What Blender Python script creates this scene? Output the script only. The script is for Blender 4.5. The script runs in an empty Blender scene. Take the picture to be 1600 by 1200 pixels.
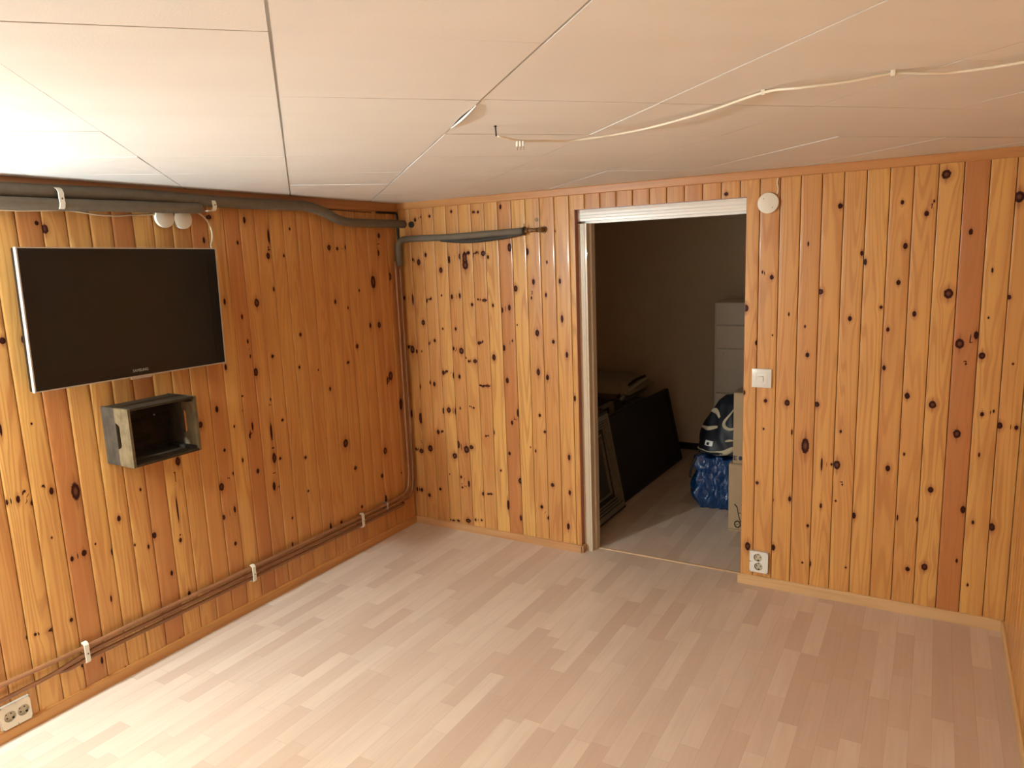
import bpy, bmesh, math, random
import numpy as np
from mathutils import Vector, Matrix
random.seed(7)
S = bpy.context.scene
COL = S.collection

# ------------------------------------------------------------ camera
cam_d = bpy.data.cameras.new('camera')
cam = bpy.data.objects.new('camera', cam_d)
COL.objects.link(cam)
_r = Vector((0.863407, 0.503044, -0.038404)); _u = Vector((-0.053829, 0.167542, 0.984394))
_f = Vector((-0.501628, 0.847866, -0.171735))
cam.matrix_world = Matrix(((_r.x, _u.x, -_f.x, 2.7525), (_r.y, _u.y, -_f.y, -3.4059), (_r.z, _u.z, -_f.z, 1.6095), (0, 0, 0, 1)))
cam_d.sensor_fit = 'HORIZONTAL'; cam_d.sensor_width = 36.0
cam_d.lens = 1126.49 / 1600 * 36
cam_d.clip_start = 0.02; cam_d.clip_end = 50
S.camera = cam

# ------------------------------------------------------------ world, light, exposure
w = bpy.data.worlds.new('world'); S.world = w; w.use_nodes = True
w.node_tree.nodes['Background'].inputs[0].default_value = (1, .8, .6, 1)
w.node_tree.nodes['Background'].inputs[1].default_value = 0.0
S.view_settings.view_transform = 'Standard'; S.view_settings.look = 'None'
S.view_settings.gamma = 1.0; S.view_settings.use_curve_mapping = False
S.view_settings.exposure = 0.0

def lamp(name, loc, power, radius, color):
    d = bpy.data.lights.new(name, 'POINT'); d.energy = power; d.shadow_soft_size = radius; d.color = color
    o = bpy.data.objects.new(name, d); COL.objects.link(o); o.location = loc
    return o
lamp('wall_lamp_light', (0.10, -3.16, 1.62), 172, 0.05, (0.72, 0.915, 1.0))

# ------------------------------------------------------------ helpers
def link(name, bm, mats, parent=None, smooth=False, loc=None):
    me = bpy.data.meshes.new(name); bm.normal_update(); bm.to_mesh(me); bm.free()
    o = bpy.data.objects.new(name, me); COL.objects.link(o)
    for m in (mats if isinstance(mats, (list, tuple)) else [mats]): me.materials.append(m)
    if smooth:
        for p in me.polygons: p.use_smooth = True
    if parent: o.parent = parent
    if loc: o.location = loc
    return o

def tag(o, label=None, cat=None, group=None, kind=None):
    if label: o['label'] = label
    if cat: o['category'] = cat
    if group: o['group'] = group
    if kind: o['kind'] = kind
    return o

def empty(name, loc, label, cat, group=None):
    o = bpy.data.objects.new(name, None); COL.objects.link(o); o.location = loc; o.empty_display_size = .05
    return tag(o, label, cat, group)

def rel(parent, o):
    """keep world placement of a mesh built in world coordinates under an Empty (translation only)"""
    o.parent = parent; o.location = -parent.location
    return o

def add_box(bm, a, b, bev=0.0, mi=0, M=None):
    vs = []
    r = bmesh.ops.create_cube(bm, size=1.0)
    vs = r['verts']
    c = [(a[i] + b[i]) / 2 for i in range(3)]; s = [abs(b[i] - a[i]) for i in range(3)]
    for v in vs: v.co = Vector((c[0] + v.co.x * s[0], c[1] + v.co.y * s[1], c[2] + v.co.z * s[2]))
    fs = list({f for v in vs for f in v.link_faces})
    if bev > 0:
        es = list({e for v in vs for e in v.link_edges})
        rr = bmesh.ops.bevel(bm, geom=es, offset=bev, segments=2, affect='EDGES', profile=.5)
        fs = list(set([f for f in fs if f.is_valid] + rr['faces']))
    vv = list({v for f in fs for v in f.verts})
    for f in fs: f.material_index = mi
    if M is not None: bmesh.ops.transform(bm, matrix=M, verts=vv)
    return vv

def add_cyl(bm, c, n, r, h, seg=32, bev=0.0, mi=0, r2=None):
    """cylinder starting at c running h along n"""
    n = Vector(n).normalized(); c = Vector(c)
    rr = bmesh.ops.create_cone(bm, cap_ends=True, segments=seg, radius1=r, radius2=r if r2 is None else r2, depth=h)
    vs = rr['verts']
    fs = list({f for v in vs for f in v.link_faces})
    if bev > 0:
        es = [e for e in {e for v in vs for e in v.link_edges} if any(len(f.verts) > 4 for f in e.link_faces) and all(v.co.z > 0 for v in e.verts)]
        b = bmesh.ops.bevel(bm, geom=es, offset=bev, segments=3, affect='EDGES', profile=.5)
        fs = list(set([f for f in fs if f.is_valid] + b['faces']))
    vv = list({v for f in fs for v in f.verts})
    M = Matrix.Translation(c) @ Vector((0, 0, 1)).rotation_difference(n).to_matrix().to_4x4() @ Matrix.Translation((0, 0, h / 2))
    bmesh.ops.transform(bm, matrix=M, verts=vv)
    for f in fs: f.material_index = mi
    return vv

def smooth_path(pts, n=8):
    """Catmull-Rom through the points"""
    P = [Vector(p) for p in pts]
    P = [P[0] * 2 - P[1]] + P + [P[-1] * 2 - P[-2]]
    out = []
    for i in range(1, len(P) - 2):
        a, b, c, d = P[i - 1], P[i], P[i + 1], P[i + 2]
        for k in range(n):
            t = k / n
            out.append(.5 * ((2 * b) + (c - a) * t + (2 * a - 5 * b + 4 * c - d) * t * t + (3 * b - a - 3 * c + d) * t ** 3))
    out.append(P[-2])
    return out

def round_path(pts, r, n=8):
    """polyline with its corners rounded by radius r"""
    P = [Vector(p) for p in pts]; out = [P[0]]
    for i in range(1, len(P) - 1):
        a, b, c = P[i - 1], P[i], P[i + 1]
        d1 = (a - b); d2 = (c - b); l = min(r, d1.length * .48, d2.length * .48)
        p, q = b + d1.normalized() * l, b + d2.normalized() * l
        for k in range(n + 1):
            t = k / n
            out.append(p * (1 - t) ** 2 + b * 2 * t * (1 - t) + q * t * t)
    out.append(P[-1])
    return out

def add_tube(bm, path, rad, seg=16, mi=0, caps=True, wob=0.0, taper_end=None):
    P = [Vector(p) for p in path]; rings = []
    t0 = (P[1] - P[0]).normalized()
    nrm = t0.orthogonal().normalized()
    L = len(P)
    for i, p in enumerate(P):
        t = (P[min(i + 1, L - 1)] - P[max(i - 1, 0)]).normalized()
        nrm = (nrm - t * nrm.dot(t)).normalized(); bn = t.cross(nrm)
        r = rad(i / (L - 1)) if callable(rad) else rad
        ring = []
        for k in range(seg):
            a = 2 * math.pi * k / seg
            rr = r * (1 + wob * math.sin(3 * a + i * 1.7) * .5 + (random.random() - .5) * wob)
            ring.append(bm.verts.new(p + (nrm * math.cos(a) + bn * math.sin(a)) * rr))
        rings.append(ring)
    for i in range(L - 1):
        for k in range(seg):
            f = bm.faces.new((rings[i][k], rings[i][(k + 1) % seg], rings[i + 1][(k + 1) % seg], rings[i + 1][k]))
            f.material_index = mi; f.smooth = True
    if caps:
        f = bm.faces.new(rings[0][::-1]); f.material_index = mi
        f = bm.faces.new(rings[-1]); f.material_index = mi
    return rings

def smooth_all(o):
    for p in o.data.polygons: p.use_smooth = True
    return o

def auto_smooth(o, ang=35):
    me = o.data
    for p in me.polygons: p.use_smooth = True
    me.set_sharp_from_angle(angle=math.radians(ang))
    return o

# ------------------------------------------------------------ materials
class NT:
    def __init__(s, name):
        s.m = bpy.data.materials.new(name); s.m.use_nodes = True
        s.t = s.m.node_tree; s.b = s.t.nodes['Principled BSDF']
    def n(s, typ, **kw):
        nd = s.t.nodes.new(typ)
        for k, v in kw.items(): setattr(nd, k, v)
        return nd
    def set(s, sock, v):
        if isinstance(v, bpy.types.NodeSocket): s.t.links.new(v, sock)
        else: sock.default_value = v
    def math(s, op, a, b=0.0, c=None, clamp=False):
        nd = s.n('ShaderNodeMath', operation=op); nd.use_clamp = clamp
        s.set(nd.inputs[0], a); s.set(nd.inputs[1], b)
        if c is not None: s.set(nd.inputs[2], c)
        return nd.outputs[0]
    def comb(s, x, y, z=0.0):
        nd = s.n('ShaderNodeCombineXYZ'); s.set(nd.inputs[0], x); s.set(nd.inputs[1], y); s.set(nd.inputs[2], z); return nd.outputs[0]
    def sep(s, v):
        nd = s.n('ShaderNodeSeparateXYZ'); s.set(nd.inputs[0], v); return nd.outputs
    def noise(s, vec, scale=1.0, detail=2.0, rough=.5, dist=0.0):
        nd = s.n('ShaderNodeTexNoise'); s.set(nd.inputs['Vector'], vec); nd.inputs['Scale'].default_value = scale
        nd.inputs['Detail'].default_value = detail; nd.inputs['Roughness'].default_value = rough; nd.inputs['Distortion'].default_value = dist
        return nd.outputs['Fac']
    def white(s, vec):
        nd = s.n('ShaderNodeTexWhiteNoise', noise_dimensions='3D'); s.set(nd.inputs['Vector'], vec); return nd.outputs['Value']
    def smooth(s, v, a, b, lo=0.0, hi=1.0):
        nd = s.n('ShaderNodeMapRange', interpolation_type='SMOOTHSTEP'); s.set(nd.inputs[0], v)
        for i, x in enumerate((a, b, lo, hi)): s.set(nd.inputs[i + 1], x)
        return nd.outputs[0]
    def mix(s, f, a, b, mode='MIX'):
        nd = s.n('ShaderNodeMix', data_type='RGBA', blend_type=mode)
        s.set(nd.inputs[0], f); s.set(nd.inputs[6], a); s.set(nd.inputs[7], b); return nd.outputs[2]
    def attr(s, name):
        nd = s.n('ShaderNodeAttribute', attribute_name=name); return nd
    def bump(s, h, strength=.3, dist=.001):
        nd = s.n('ShaderNodeBump'); s.set(nd.inputs['Height'], h); nd.inputs['Strength'].default_value = strength
        nd.inputs['Distance'].default_value = dist; s.t.links.new(nd.outputs[0], s.b.inputs['Normal'])
    def obj(s):
        return s.n('ShaderNodeTexCoord').outputs['Object']
    def color(s, v): s.set(s.b.inputs['Base Color'], v)
    def rough(s, v): s.set(s.b.inputs['Roughness'], v)

def C4(r, g, b): return (r, g, b, 1.0)

def plain(name, col, rough=.5, metal=0.0, var=.06, nscale=40.0, bump=0.0, coat=0.0):
    m = NT(name); nz = m.noise(m.obj(), nscale, 3)
    k = m.math('MULTIPLY_ADD', nz, 2 * var, 1 - var)
    nd = m.n('ShaderNodeVectorMath', operation='SCALE'); nd.inputs[0].default_value = col; m.set(nd.inputs['Scale'], k)
    m.color(nd.outputs[0]); m.rough(rough); m.b.inputs['Metallic'].default_value = metal
    if coat: m.b.inputs['Coat Weight'].default_value = coat
    if bump: m.bump(nz, bump, .002)
    return m.m

def pine_material():
    m = NT('lacquered_pine')
    g = m.attr('grain').outputs['Vector']; k = m.attr('knot').outputs['Vector']; tone = m.attr('tone').outputs['Fac']
    gs = m.sep(g); ks = m.sep(k)
    gx, gz, br = gs[0], gs[1], gs[2]
    off = m.math('MULTIPLY', br, 37.0); kd = m.attr('knotdist').outputs['Fac']; gate = m.smooth(kd, 4.5, 3.2)
    # broad growth-ring field: contours of a stretched noise give arches and stripes
    ring = m.noise(m.comb(m.math('MULTIPLY', gx, 13.0), m.math('MULTIPLY_ADD', gz, .75, off), off), 1.0, 1.5, .45)
    nlines = m.math('MULTIPLY_ADD', m.white(m.comb(br, 3.1, 0.0)), 55.0, 45.0)
    wave = m.math('SINE', m.math('MULTIPLY', ring, nlines))
    wave = m.smooth(wave, -.2, 1.0)
    fine = m.noise(m.comb(m.math('MULTIPLY', gx, 330.0), m.math('MULTIPLY_ADD', gz, 4.0, off), off), 1.0, 2.0, .6)
    broad = m.noise(m.comb(m.math('MULTIPLY', gx, 22.0), m.math('MULTIPLY_ADD', gz, .35, m.math('MULTIPLY', br, 91.0)), off), 1.0, 2.0, .5)
    patch = m.noise(m.comb(m.math('MULTIPLY', gx, 9.0), m.math('MULTIPLY', gz, 2.2), off), 1.0, 2.0, .5)
    pale = C4(.70, .375, .108); red = C4(.49, .19, .060); late = C4(.43, .155, .042)
    t = m.math('ADD', tone, m.math('MULTIPLY', m.math('SUBTRACT', broad, .5), 1.15))
    t = m.math('ADD', t, m.math('MULTIPLY', m.math('SUBTRACT', patch, .5), .5), clamp=True)
    base = m.mix(t, pale, red)
    wf = m.math('MULTIPLY', wave, m.math('MULTIPLY_ADD', patch, .80, .10))
    base = m.mix(wf, base, late)
    base = m.mix(m.math('MULTIPLY', m.smooth(fine, .45, .8), .22), base, C4(.40, .15, .04))
    # knots
    kn = m.noise(m.comb(m.math('MULTIPLY', gx, 160.0), m.math('MULTIPLY', gz, 160.0), off), 1.0, 3.0, .6)
    d = m.math('SQRT', m.math('ADD', m.math('MULTIPLY', ks[0], ks[0]), m.math('MULTIPLY', ks[1], ks[1])))
    dd = m.math('ADD', d, m.math('MULTIPLY', m.math('SUBTRACT', kn, .5), .55))
    halo = m.math('MULTIPLY', m.smooth(d, 2.6, .9), .5)
    halo = m.math('MULTIPLY', m.smooth(kd, 2.6, 1.0), .5)
    base = m.mix(halo, base, C4(.38, .13, .035))
    # dark tail above and below the knot
    tail = m.math('MULTIPLY', m.smooth(m.math('ABSOLUTE', ks[0]), .38, .05), m.smooth(m.math('ABSOLUTE', ks[1]), 2.9, .9))
    base = m.mix(m.math('MULTIPLY', m.math('MULTIPLY', tail, gate), .55), base, C4(.20, .055, .018))
    km = m.math('MULTIPLY', m.smooth(dd, 1.12, .84), gate)
    heart = m.math('MULTIPLY', m.smooth(d, .62, .2), m.math('MULTIPLY', m.smooth(ks[2], .009, .015), .8))
    kc = m.mix(heart, C4(.040, .010, .008), C4(.17, .058, .028))
    base = m.mix(km, base, kc)
    m.color(base)
    m.set(m.b.inputs['Specular IOR Level'], m.math('MULTIPLY_ADD', km, -.32, .38)); m.set(m.b.inputs['Coat Weight'], m.math('MULTIPLY_ADD', km, -.13, .18))
    m.rough(m.math('MULTIPLY_ADD', fine, .12, .33))
    m.b.inputs['Coat Roughness'].default_value = .10
    hgt = m.math('ADD', m.math('MULTIPLY', fine, .4), m.math('ADD', m.math('MULTIPLY', wave, .25), m.math('MULTIPLY', patch, .5)))
    m.bump(hgt, .25, .0012)
    return m.m

def trim_wood(name, pale, dark, axis=0, rough=.35):
    """plain sawn pine with the grain running along one axis"""
    m = NT(name); s = m.sep(m.obj())
    sc = [60.0, 60.0, 60.0]; sc[axis] = 2.0
    v = m.comb(*[m.math('MULTIPLY', s[i], sc[i]) for i in range(3)])
    n1 = m.noise(v, 1.0, 3, .55)
    sc2 = [14.0, 14.0, 14.0]; sc2[axis] = .7
    v2 = m.comb(*[m.math('MULTIPLY', s[i], sc2[i]) for i in range(3)])
    n2 = m.noise(v2, 1.0, 1.5, .5)
    wv = m.smooth(m.math('SINE', m.math('MULTIPLY', n2, 40.0)), -.3, 1.0)
    f = m.math('ADD', m.math('MULTIPLY', m.smooth(n1, .35, .75), .55), m.math('MULTIPLY', wv, .3), clamp=True)
    m.color(m.mix(f, C4(*pale), C4(*dark))); m.rough(rough)
    m.bump(n1, .15, .001)
    return m.m

def floor_material():
    m = NT('laminate_strip_floor'); s = m.sep(m.obj())
    W = .0655
    x = m.math('DIVIDE', s[0], W); ix = m.math('FLOOR', x)
    rnd = m.white(m.comb(ix, 1.7, 0.0))
    ln = m.math('MULTIPLY_ADD', m.white(m.comb(ix, 9.2, 4.0)), .16, .34)
    y = m.math('ADD', m.math('DIVIDE', s[1], ln), m.math('MULTIPLY', rnd, 13.0))
    y = m.math('ADD', y, m.math('MULTIPLY', m.noise(m.comb(ix, m.math('MULTIPLY', s[1], .0), 2.0), 1.0), 1.0))
    iy = m.math('FLOOR', y)
    cell = m.white(m.comb(ix, iy, 5.5)); cell2 = m.white(m.comb(ix, iy, 8.5))
    gr = m.noise(m.comb(m.math('MULTIPLY', s[0], 120.0), m.math('MULTIPLY_ADD', s[1], 3.0, m.math('MULTIPLY', cell, 40.0)), cell), 1.0, 3, .6)
    cloud = m.noise(m.comb(m.math('MULTIPLY', s[0], 16.0), m.math('MULTIPLY_ADD', s[1], 3.0, m.math('MULTIPLY', cell2, 20.0)), cell), 1.0, 2, .5)
    base = m.mix(m.smooth(cell, .15, .95), C4(.74, .585, .455), C4(.605, .435, .325))
    base = m.mix(m.math('MULTIPLY', cell2, .35), base, C4(.67, .52, .40))
    base = m.mix(m.math('MULTIPLY', m.smooth(cloud, .35, .75), .30), base, C4(.55, .395, .29))
    base = m.mix(m.math('MULTIPLY', m.smooth(gr, .4, .8), .14), base, C4(.42, .26, .17))
    # strip joints: a faint printed line; board joints (every third strip) a slightly deeper one
    fx = m.math('FRACT', x); fy = m.math('FRACT', y)
    ex = m.math('MINIMUM', fx, m.math('SUBTRACT', 1.0, fx)); ey = m.math('MULTIPLY', m.math('MINIMUM', fy, m.math('SUBTRACT', 1.0, fy)), 6.0)
    e = m.smooth(m.math('MINIMUM', ex, ey), .03, .0)
    base = m.mix(m.math('MULTIPLY', e, .22), base, C4(.30, .18, .11))
    # rare small pin knot
    m.color(base); m.rough(m.math('MULTIPLY_ADD', gr, .1, .36))
    m.b.inputs['Specular IOR Level'].default_value = .4
    m.bump(m.math('MULTIPLY', gr, .6), .12, .0006)
    return m.m

def ceiling_material():
    m = NT('painted_ceiling_board'); o = m.obj()
    n1 = m.noise(o, 260.0, 3, .6); n2 = m.noise(o, 2.2, 3, .5)
    s = m.sep(o)
    band = m.noise(m.comb(m.math('MULTIPLY', m.math('SUBTRACT', s[0], s[1]), 5.0), m.math('MULTIPLY', m.math('ADD', s[0], s[1]), .5), 0.0), 1.0, 2, .5)
    c = m.mix(m.smooth(n2, .3, .75), C4(.84, .815, .775), C4(.80, .765, .72))
    c = m.mix(m.math('MULTIPLY', m.smooth(band, .45, .7), .25), c, C4(.78, .73, .67))
    m.color(c); m.rough(.8)
    h = m.math('ADD', m.math('MULTIPLY', n1, .25), m.math('MULTIPLY', band, 2.5))
    m.bump(h, .35, .0025)
    return m.m

MP = pine_material()
M_base_l = trim_wood('oiled_pine_trim_length', (.60, .29, .085), (.46, .185, .048), 1)
M_base_b = trim_wood('pale_pine_trim', (.66, .42, .21), (.56, .32, .14), 0)
M_mold = trim_wood('orange_pine_moulding', (.56, .255, .085), (.46, .19, .058), 0)
M_mold_l = trim_wood('orange_pine_moulding_length', (.47, .20, .065), (.38, .145, .045), 1)
M_reveal = trim_wood('red_brown_pine_edge', (.40, .125, .045), (.30, .085, .03), 2)
M_floor = floor_material()
M_ceil = ceiling_material()
M_dark = plain('dark_gap', (.03, .012, .006), .8)
M_white = plain('cream_plastic', (.78, .70, .56), .35, var=.02)
M_white2 = plain('white_plastic', (.80, .77, .70), .3, var=.02)
M_gloss = plain('painted_door_frame', (.86, .80, .71), .3, var=.015, nscale=8, coat=.2)
M_foam = plain('grey_pipe_foam', (.145, .112, .076), .75, var=.22, nscale=30, bump=.5)
M_foam2 = plain('dark_seam_foam', (.045, .04, .032), .8)
M_brownpipe = plain('brown_painted_copper', (.22, .085, .03), .3, var=.25, nscale=12, coat=.3)
M_copper = plain('worn_copper', (.52, .24, .13), .32, .6, var=.2, nscale=18)
M_brass = plain('aged_brass', (.20, .11, .045), .45, .6, var=.3, nscale=60)
M_black = plain('black_gloss_plastic', (.006, .006, .006), .18, var=.1)
M_scr = plain('switched_off_screen', (.012, .011, .009), .22, var=.05)
M_silver = plain('champagne_bezel', (.58, .50, .42), .28, .5, var=.03)
M_logo = plain('grey_lettering', (.34, .31, .25), .4)
M_blackcable = plain('black_cable', (.012, .008, .006), .6)
M_steel = plain('steel', (.5, .45, .4), .35, .9)
M_socketin = plain('socket_well', (.55, .47, .33), .4, var=.02)
M_hole = plain('black_contact', (.01, .01, .01), .6)

# ------------------------------------------------------------ room shell
H = 1.95; RX = 3.07; YB = -4.30          # ceiling height, right wall, rear wall (camera end)
DX0, DX1, DZ = 1.143, 1.997, 1.840       # opening in the pine of the back wall
PITCH = 0.0854

# knots seen on the boards: position along wall and height (mm), half width, half height (mm)
KB =[(139,1607,10.5,15.1),(192,1648,6.9,10.9),(94,1623,6.2,8.3),(294,1558,10.1,13.6),(355,1615,7.5,18.8),(462,1625,12.9,26.4),(464,1582,16.2,22.5),(430,1630,8.1,14.6),(490,1649,8.0,7.9),(517,1633,4.8,10.5),(542,1649,4.7,6.5),(586,1642,12.5,13.0),(616,1621,6.2,9.1),(755,1666,10.5,19.0),(864,1640,7.3,16.3),(1029,1739,4.9,6.1),(979,1582,4.2,7.4),(895,1481,7.3,13.9),(1052,1482,5.6,12.4),(784,1447,10.5,14.2),(968,1411,5.0,10.1),(880,1396,3.7,7.7),(16,1402,7.2,10.0),(79,1393,5.4,28.3),(180,1384,7.0,9.8),(212,1396,5.2,7.0),(289,1414,4.2,5.5),(361,1405,6.7,12.3),(416,1411,5.8,13.6),(497,1361,7.3,8.1),(539,1390,5.6,4.7),(581,1385,14.2,6.7),(635,1357,5.5,8.0),(692,1331,6.9,13.2),(740,1344,7.6,14.4),(131,1849,6.9,9.0),(235,1863,6.8,7.1),(173,1862,4.6,5.4),(387,1879,6.5,6.9),(532,1867,6.3,6.0),(564,1865,6.2,6.0),(708,1883,6.0,11.7),(146,1256,10.6,12.8),(285,1221,5.1,5.6),(376,1222,5.9,8.3),(222,1151,7.0,8.5),(180,1133,4.4,8.6),(25,1108,6.4,8.8),(53,1093,12.7,20.4),(86,1082,3.6,8.7),(122,1084,3.6,5.8),(354,1107,5.9,9.8),(408,1095,13.4,15.4),(435,1057,3.3,4.2),(456,1037,5.8,7.0),(499,1039,11.5,9.7),(531,1144,8.9,8.2),(556,1153,4.8,5.5),(785,1250,3.0,3.9),(695,1120,7.8,14.8),(751,1162,3.8,6.6),(627,1065,9.5,15.0),(908,1208,10.3,15.6),(1004,1163,7.2,9.0),(1059,1285,6.3,17.7),(1082,1095,6.3,14.1),(907,995,8.9,15.9),(962,968,8.0,13.2),(708,938,8.6,13.6),(92,868,6.4,14.8),(172,897,5.3,8.8),(201,890,8.0,11.7),(272,962,8.7,11.5),(298,971,6.9,5.7),(345,949,6.0,15.7),(385,944,6.8,11.4),(525,901,4.9,4.2),(544,896,6.5,5.6),(575,900,14.6,6.3),(1122,863,5.6,13.0),(82,671,9.2,30.1),(15,696,5.6,22.7),(256,732,5.3,16.1),(296,739,12.2,14.6),(345,734,6.0,17.4),(379,756,4.3,7.2),(448,772,3.4,2.9),(474,765,5.8,5.0),(210,598,8.9,11.9),(242,605,6.2,5.2),(770,757,7.7,19.3),(728,698,6.3,11.1),(603,630,6.5,11.4),(549,604,4.9,5.0),(566,607,4.1,4.3),(907,754,6.7,8.1),(935,663,6.7,6.8),(33,474,6.6,6.2),(73,465,13.0,12.3),(143,489,14.6,16.7),(352,534,9.5,19.2),(409,509,15.4,19.1),(445,527,11.9,10.2),(322,461,14.0,14.9),(704,516,7.2,9.2),(1080,534,7.2,13.5),(842,567,3.1,4.2),(874,549,3.8,8.3),(-12,353,5.7,15.6),(641,408,4.9,5.8),(360,335,6.1,7.5),(414,299,6.0,18.0),(365,271,5.2,6.0),(768,362,11.0,14.3),(973,364,9.0,9.7),(277,342,3.6,3.8),(23,215,5.7,12.6),(58,215,9.4,11.0),(201,239,8.2,7.7),(115,188,8.7,10.2),(514,250,9.4,9.7),(545,254,5.5,4.8),(567,257,9.3,4.8),(261,50,5.9,4.4),(286,51,5.9,4.3),(323,55,10.0,5.8),(396,66,16.3,11.4),(449,80,5.6,7.1),(492,84,5.6,5.6),(680,206,6.1,27.3),(762,140,5.9,14.9),(901,227,7.9,9.3),(941,167,6.4,8.0),(1078,334,6.1,11.6),(1064,137,7.6,15.7),(2001,1342,9.8,13.7),(2050,1184,5.3,9.2),(2120,1220,2.6,3.2),(2188,1316,3.0,7.1),(2257,1262,3.7,5.3),(2271,1135,7.1,9.0),(2437,1298,6.6,9.5),(2584,1254,5.6,8.4),(2577,1090,5.7,9.4),(2554,1347,5.3,5.9),(2678,1319,6.5,9.9),(2844,1200,13.7,17.0),(2898,1236,6.7,14.0),(2923,1154,10.0,12.1),(2870,1119,2.7,3.3),(3027,1125,2.6,1.6),(2935,1306,1.3,1.6),(1997,948,7.0,10.1),(2096,915,6.8,8.1),(2090,781,3.9,4.6),(2191,912,9.9,12.5),(2215,776,2.5,10.8),(2274,718,14.3,31.4),(2317,913,8.8,10.5),(2346,640,3.6,26.9),(2409,643,11.8,17.7),(2387,643,4.0,5.3),(2419,798,4.3,6.5),(2611,651,8.1,11.2),(2434,555,2.7,3.6),(2066,516,6.1,7.1),(2669,975,8.5,11.5),(2763,943,11.7,13.8),(2856,827,11.7,15.4),(2938,916,5.8,7.9),(2976,931,1.9,5.5),(2999,874,8.9,11.8),(3055,870,5.6,7.8),(2670,721,3.6,5.9),(2776,576,9.1,10.9),(2938,746,2.0,8.0),(2139,441,2.6,7.5),(2214,458,5.9,11.2),(2296,339,5.0,6.5),(2349,443,4.4,10.0),(2410,475,3.6,3.6),(2487,417,7.0,12.5),(2146,206,7.8,12.5),(2028,192,10.8,17.7),(2312,155,3.7,11.3),(2278,155,4.2,2.4),(2463,166,3.6,4.2),(2896,506,8.1,13.3),(2934,456,4.4,7.8),(3000,446,9.6,14.3),(2708,206,7.3,8.8),(2771,228,10.5,12.8),(2932,178,3.6,5.7),(2658,433,2.9,11.6),(2733,437,3.8,8.0),(2887,278,3.7,8.0),(2070,1505,3.3,6.0),(2111,1481,7.4,9.4),(2260,1621,3.1,8.2),(2472,1574,5.1,9.6),(2487,1536,5.1,12.0),(2316,1414,9.3,10.8),(2382,1774,8.1,9.9),(2613,1772,5.7,7.6),(2701,1722,7.3,9.4),(2761,1869,14.1,14.7),(2725,1769,3.3,5.0),(2632,1597,7.5,10.3),(2614,1449,7.0,9.2),(2856,1643,6.4,9.9),(2794,1402,14.4,16.7),(3004,1765,15.0,17.8),(2936,1491,3.1,8.7),(2997,1386,6.2,7.4),(1905,1859,8.6,7.1)] # 215
KL =[(-1100,1828,6.1,12.9),(-1149,1727,5.3,7.5),(-968,1756,5.8,28.0),(-982,1665,9.4,13.5),(-833,1793,4.6,5.8),(-575,1701,10.5,12.3),(-515,1695,7.2,7.5),(-452,1702,5.5,8.9),(-174,1764,9.3,12.0),(-187,1668,7.2,14.8),(-249,1507,16.2,30.1),(-102,1532,11.8,19.3),(-1076,1449,11.8,16.7),(-967,1507,5.1,9.1),(-561,1418,7.1,10.1),(-369,1467,5.8,6.5),(-1253,1467,5.1,12.7),(-1167,1392,4.7,9.8),(-1149,1276,4.7,8.8),(-1143,1206,3.4,7.8),(-1120,1127,9.7,16.9),(-1284,1175,5.7,11.8),(-1013,1188,7.3,6.9),(-850,1110,5.5,7.2),(-824,1272,7.1,8.4),(-724,1077,4.2,3.1),(-468,1379,4.6,6.4),(-299,1266,7.0,13.4),(-224,1262,11.4,15.0),(-419,1163,9.6,10.6),(-500,1084,8.3,6.5),(-651,964,6.1,10.2),(-1210,1028,4.0,2.8),(-1050,982,4.3,5.8),(-154,954,15.1,22.6),(-190,926,9.6,15.4),(-78,770,11.2,29.0),(-249,522,12.7,17.1),(-110,349,6.7,5.9),(-1338,802,5.3,6.5),(-1374,639,10.4,15.7),(-1302,683,7.0,6.7),(-1380,496,6.7,10.6),(-1318,514,5.4,13.4),(-1334,353,6.2,8.1),(-1246,730,4.0,9.4),(-1167,656,7.5,9.7),(-1062,693,10.5,21.2),(-1026,681,6.2,5.7),(-1080,554,7.8,18.4),(-1045,542,4.4,4.3),(-863,643,6.7,7.4),(-507,488,10.2,8.9),(-864,464,4.9,5.3),(-290,381,10.0,10.2),(-479,253,7.0,7.4),(-986,359,4.6,5.9),(-1002,223,4.6,10.3),(-730,219,6.3,20.4),(-649,217,6.5,11.2),(-272,232,8.9,20.7),(-2197,841,5.6,11.7),(-2173,863,4.0,2.3),(-2232,841,2.7,8.9),(-2154,814,4.9,8.2),(-2112,864,3.4,3.2),(-2085,837,6.4,12.2),(-2002,810,13.6,28.9),(-1752,741,3.7,6.3),(-1718,533,7.7,11.8),(-1573,812,10.0,16.4),(-1605,470,5.9,8.9),(-1602,607,2.9,49.4),(-2108,666,2.1,2.4),(-1958,585,2.4,4.0),(-1805,523,3.1,5.2),(-1750,495,4.3,8.5),(-2050,560,5.4,8.7),(-2004,566,8.3,10.8),(-1898,530,4.9,12.2),(-1929,346,2.9,12.3),(-2238,336,4.8,7.4),(-2212,334,4.1,5.6),(-2154,326,12.7,5.7),(-2085,330,5.3,6.8),(-1664,343,5.2,9.9),(-1595,217,6.0,12.5),(-2070,136,4.5,8.0),(-1997,116,4.3,13.3),(-1662,37,5.3,5.6),(-1911,40,3.5,3.7),(-1999,1796,5.9,6.6),(-1974,1776,9.8,14.5),(-2166,1398,8.8,9.7),(-2100,1395,6.1,12.2),(-1288,1836,11.4,8.2),(-1325,1737,5.6,12.3),(-1354,995,6.6,12.8),(-1214,961,4.4,5.9),(-1445,944,9.4,12.6),(-1272,898,3.5,5.9),(-1172,876,4.5,18.1),(-1192,834,4.5,10.5),(-2215,1097,3.4,19.7),(-2116,1096,2.6,2.3),(-990,867,7.0,6.3),(-568,646,15.9,19.4),(-1065,824,5.8,38.8)] # 108


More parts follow.
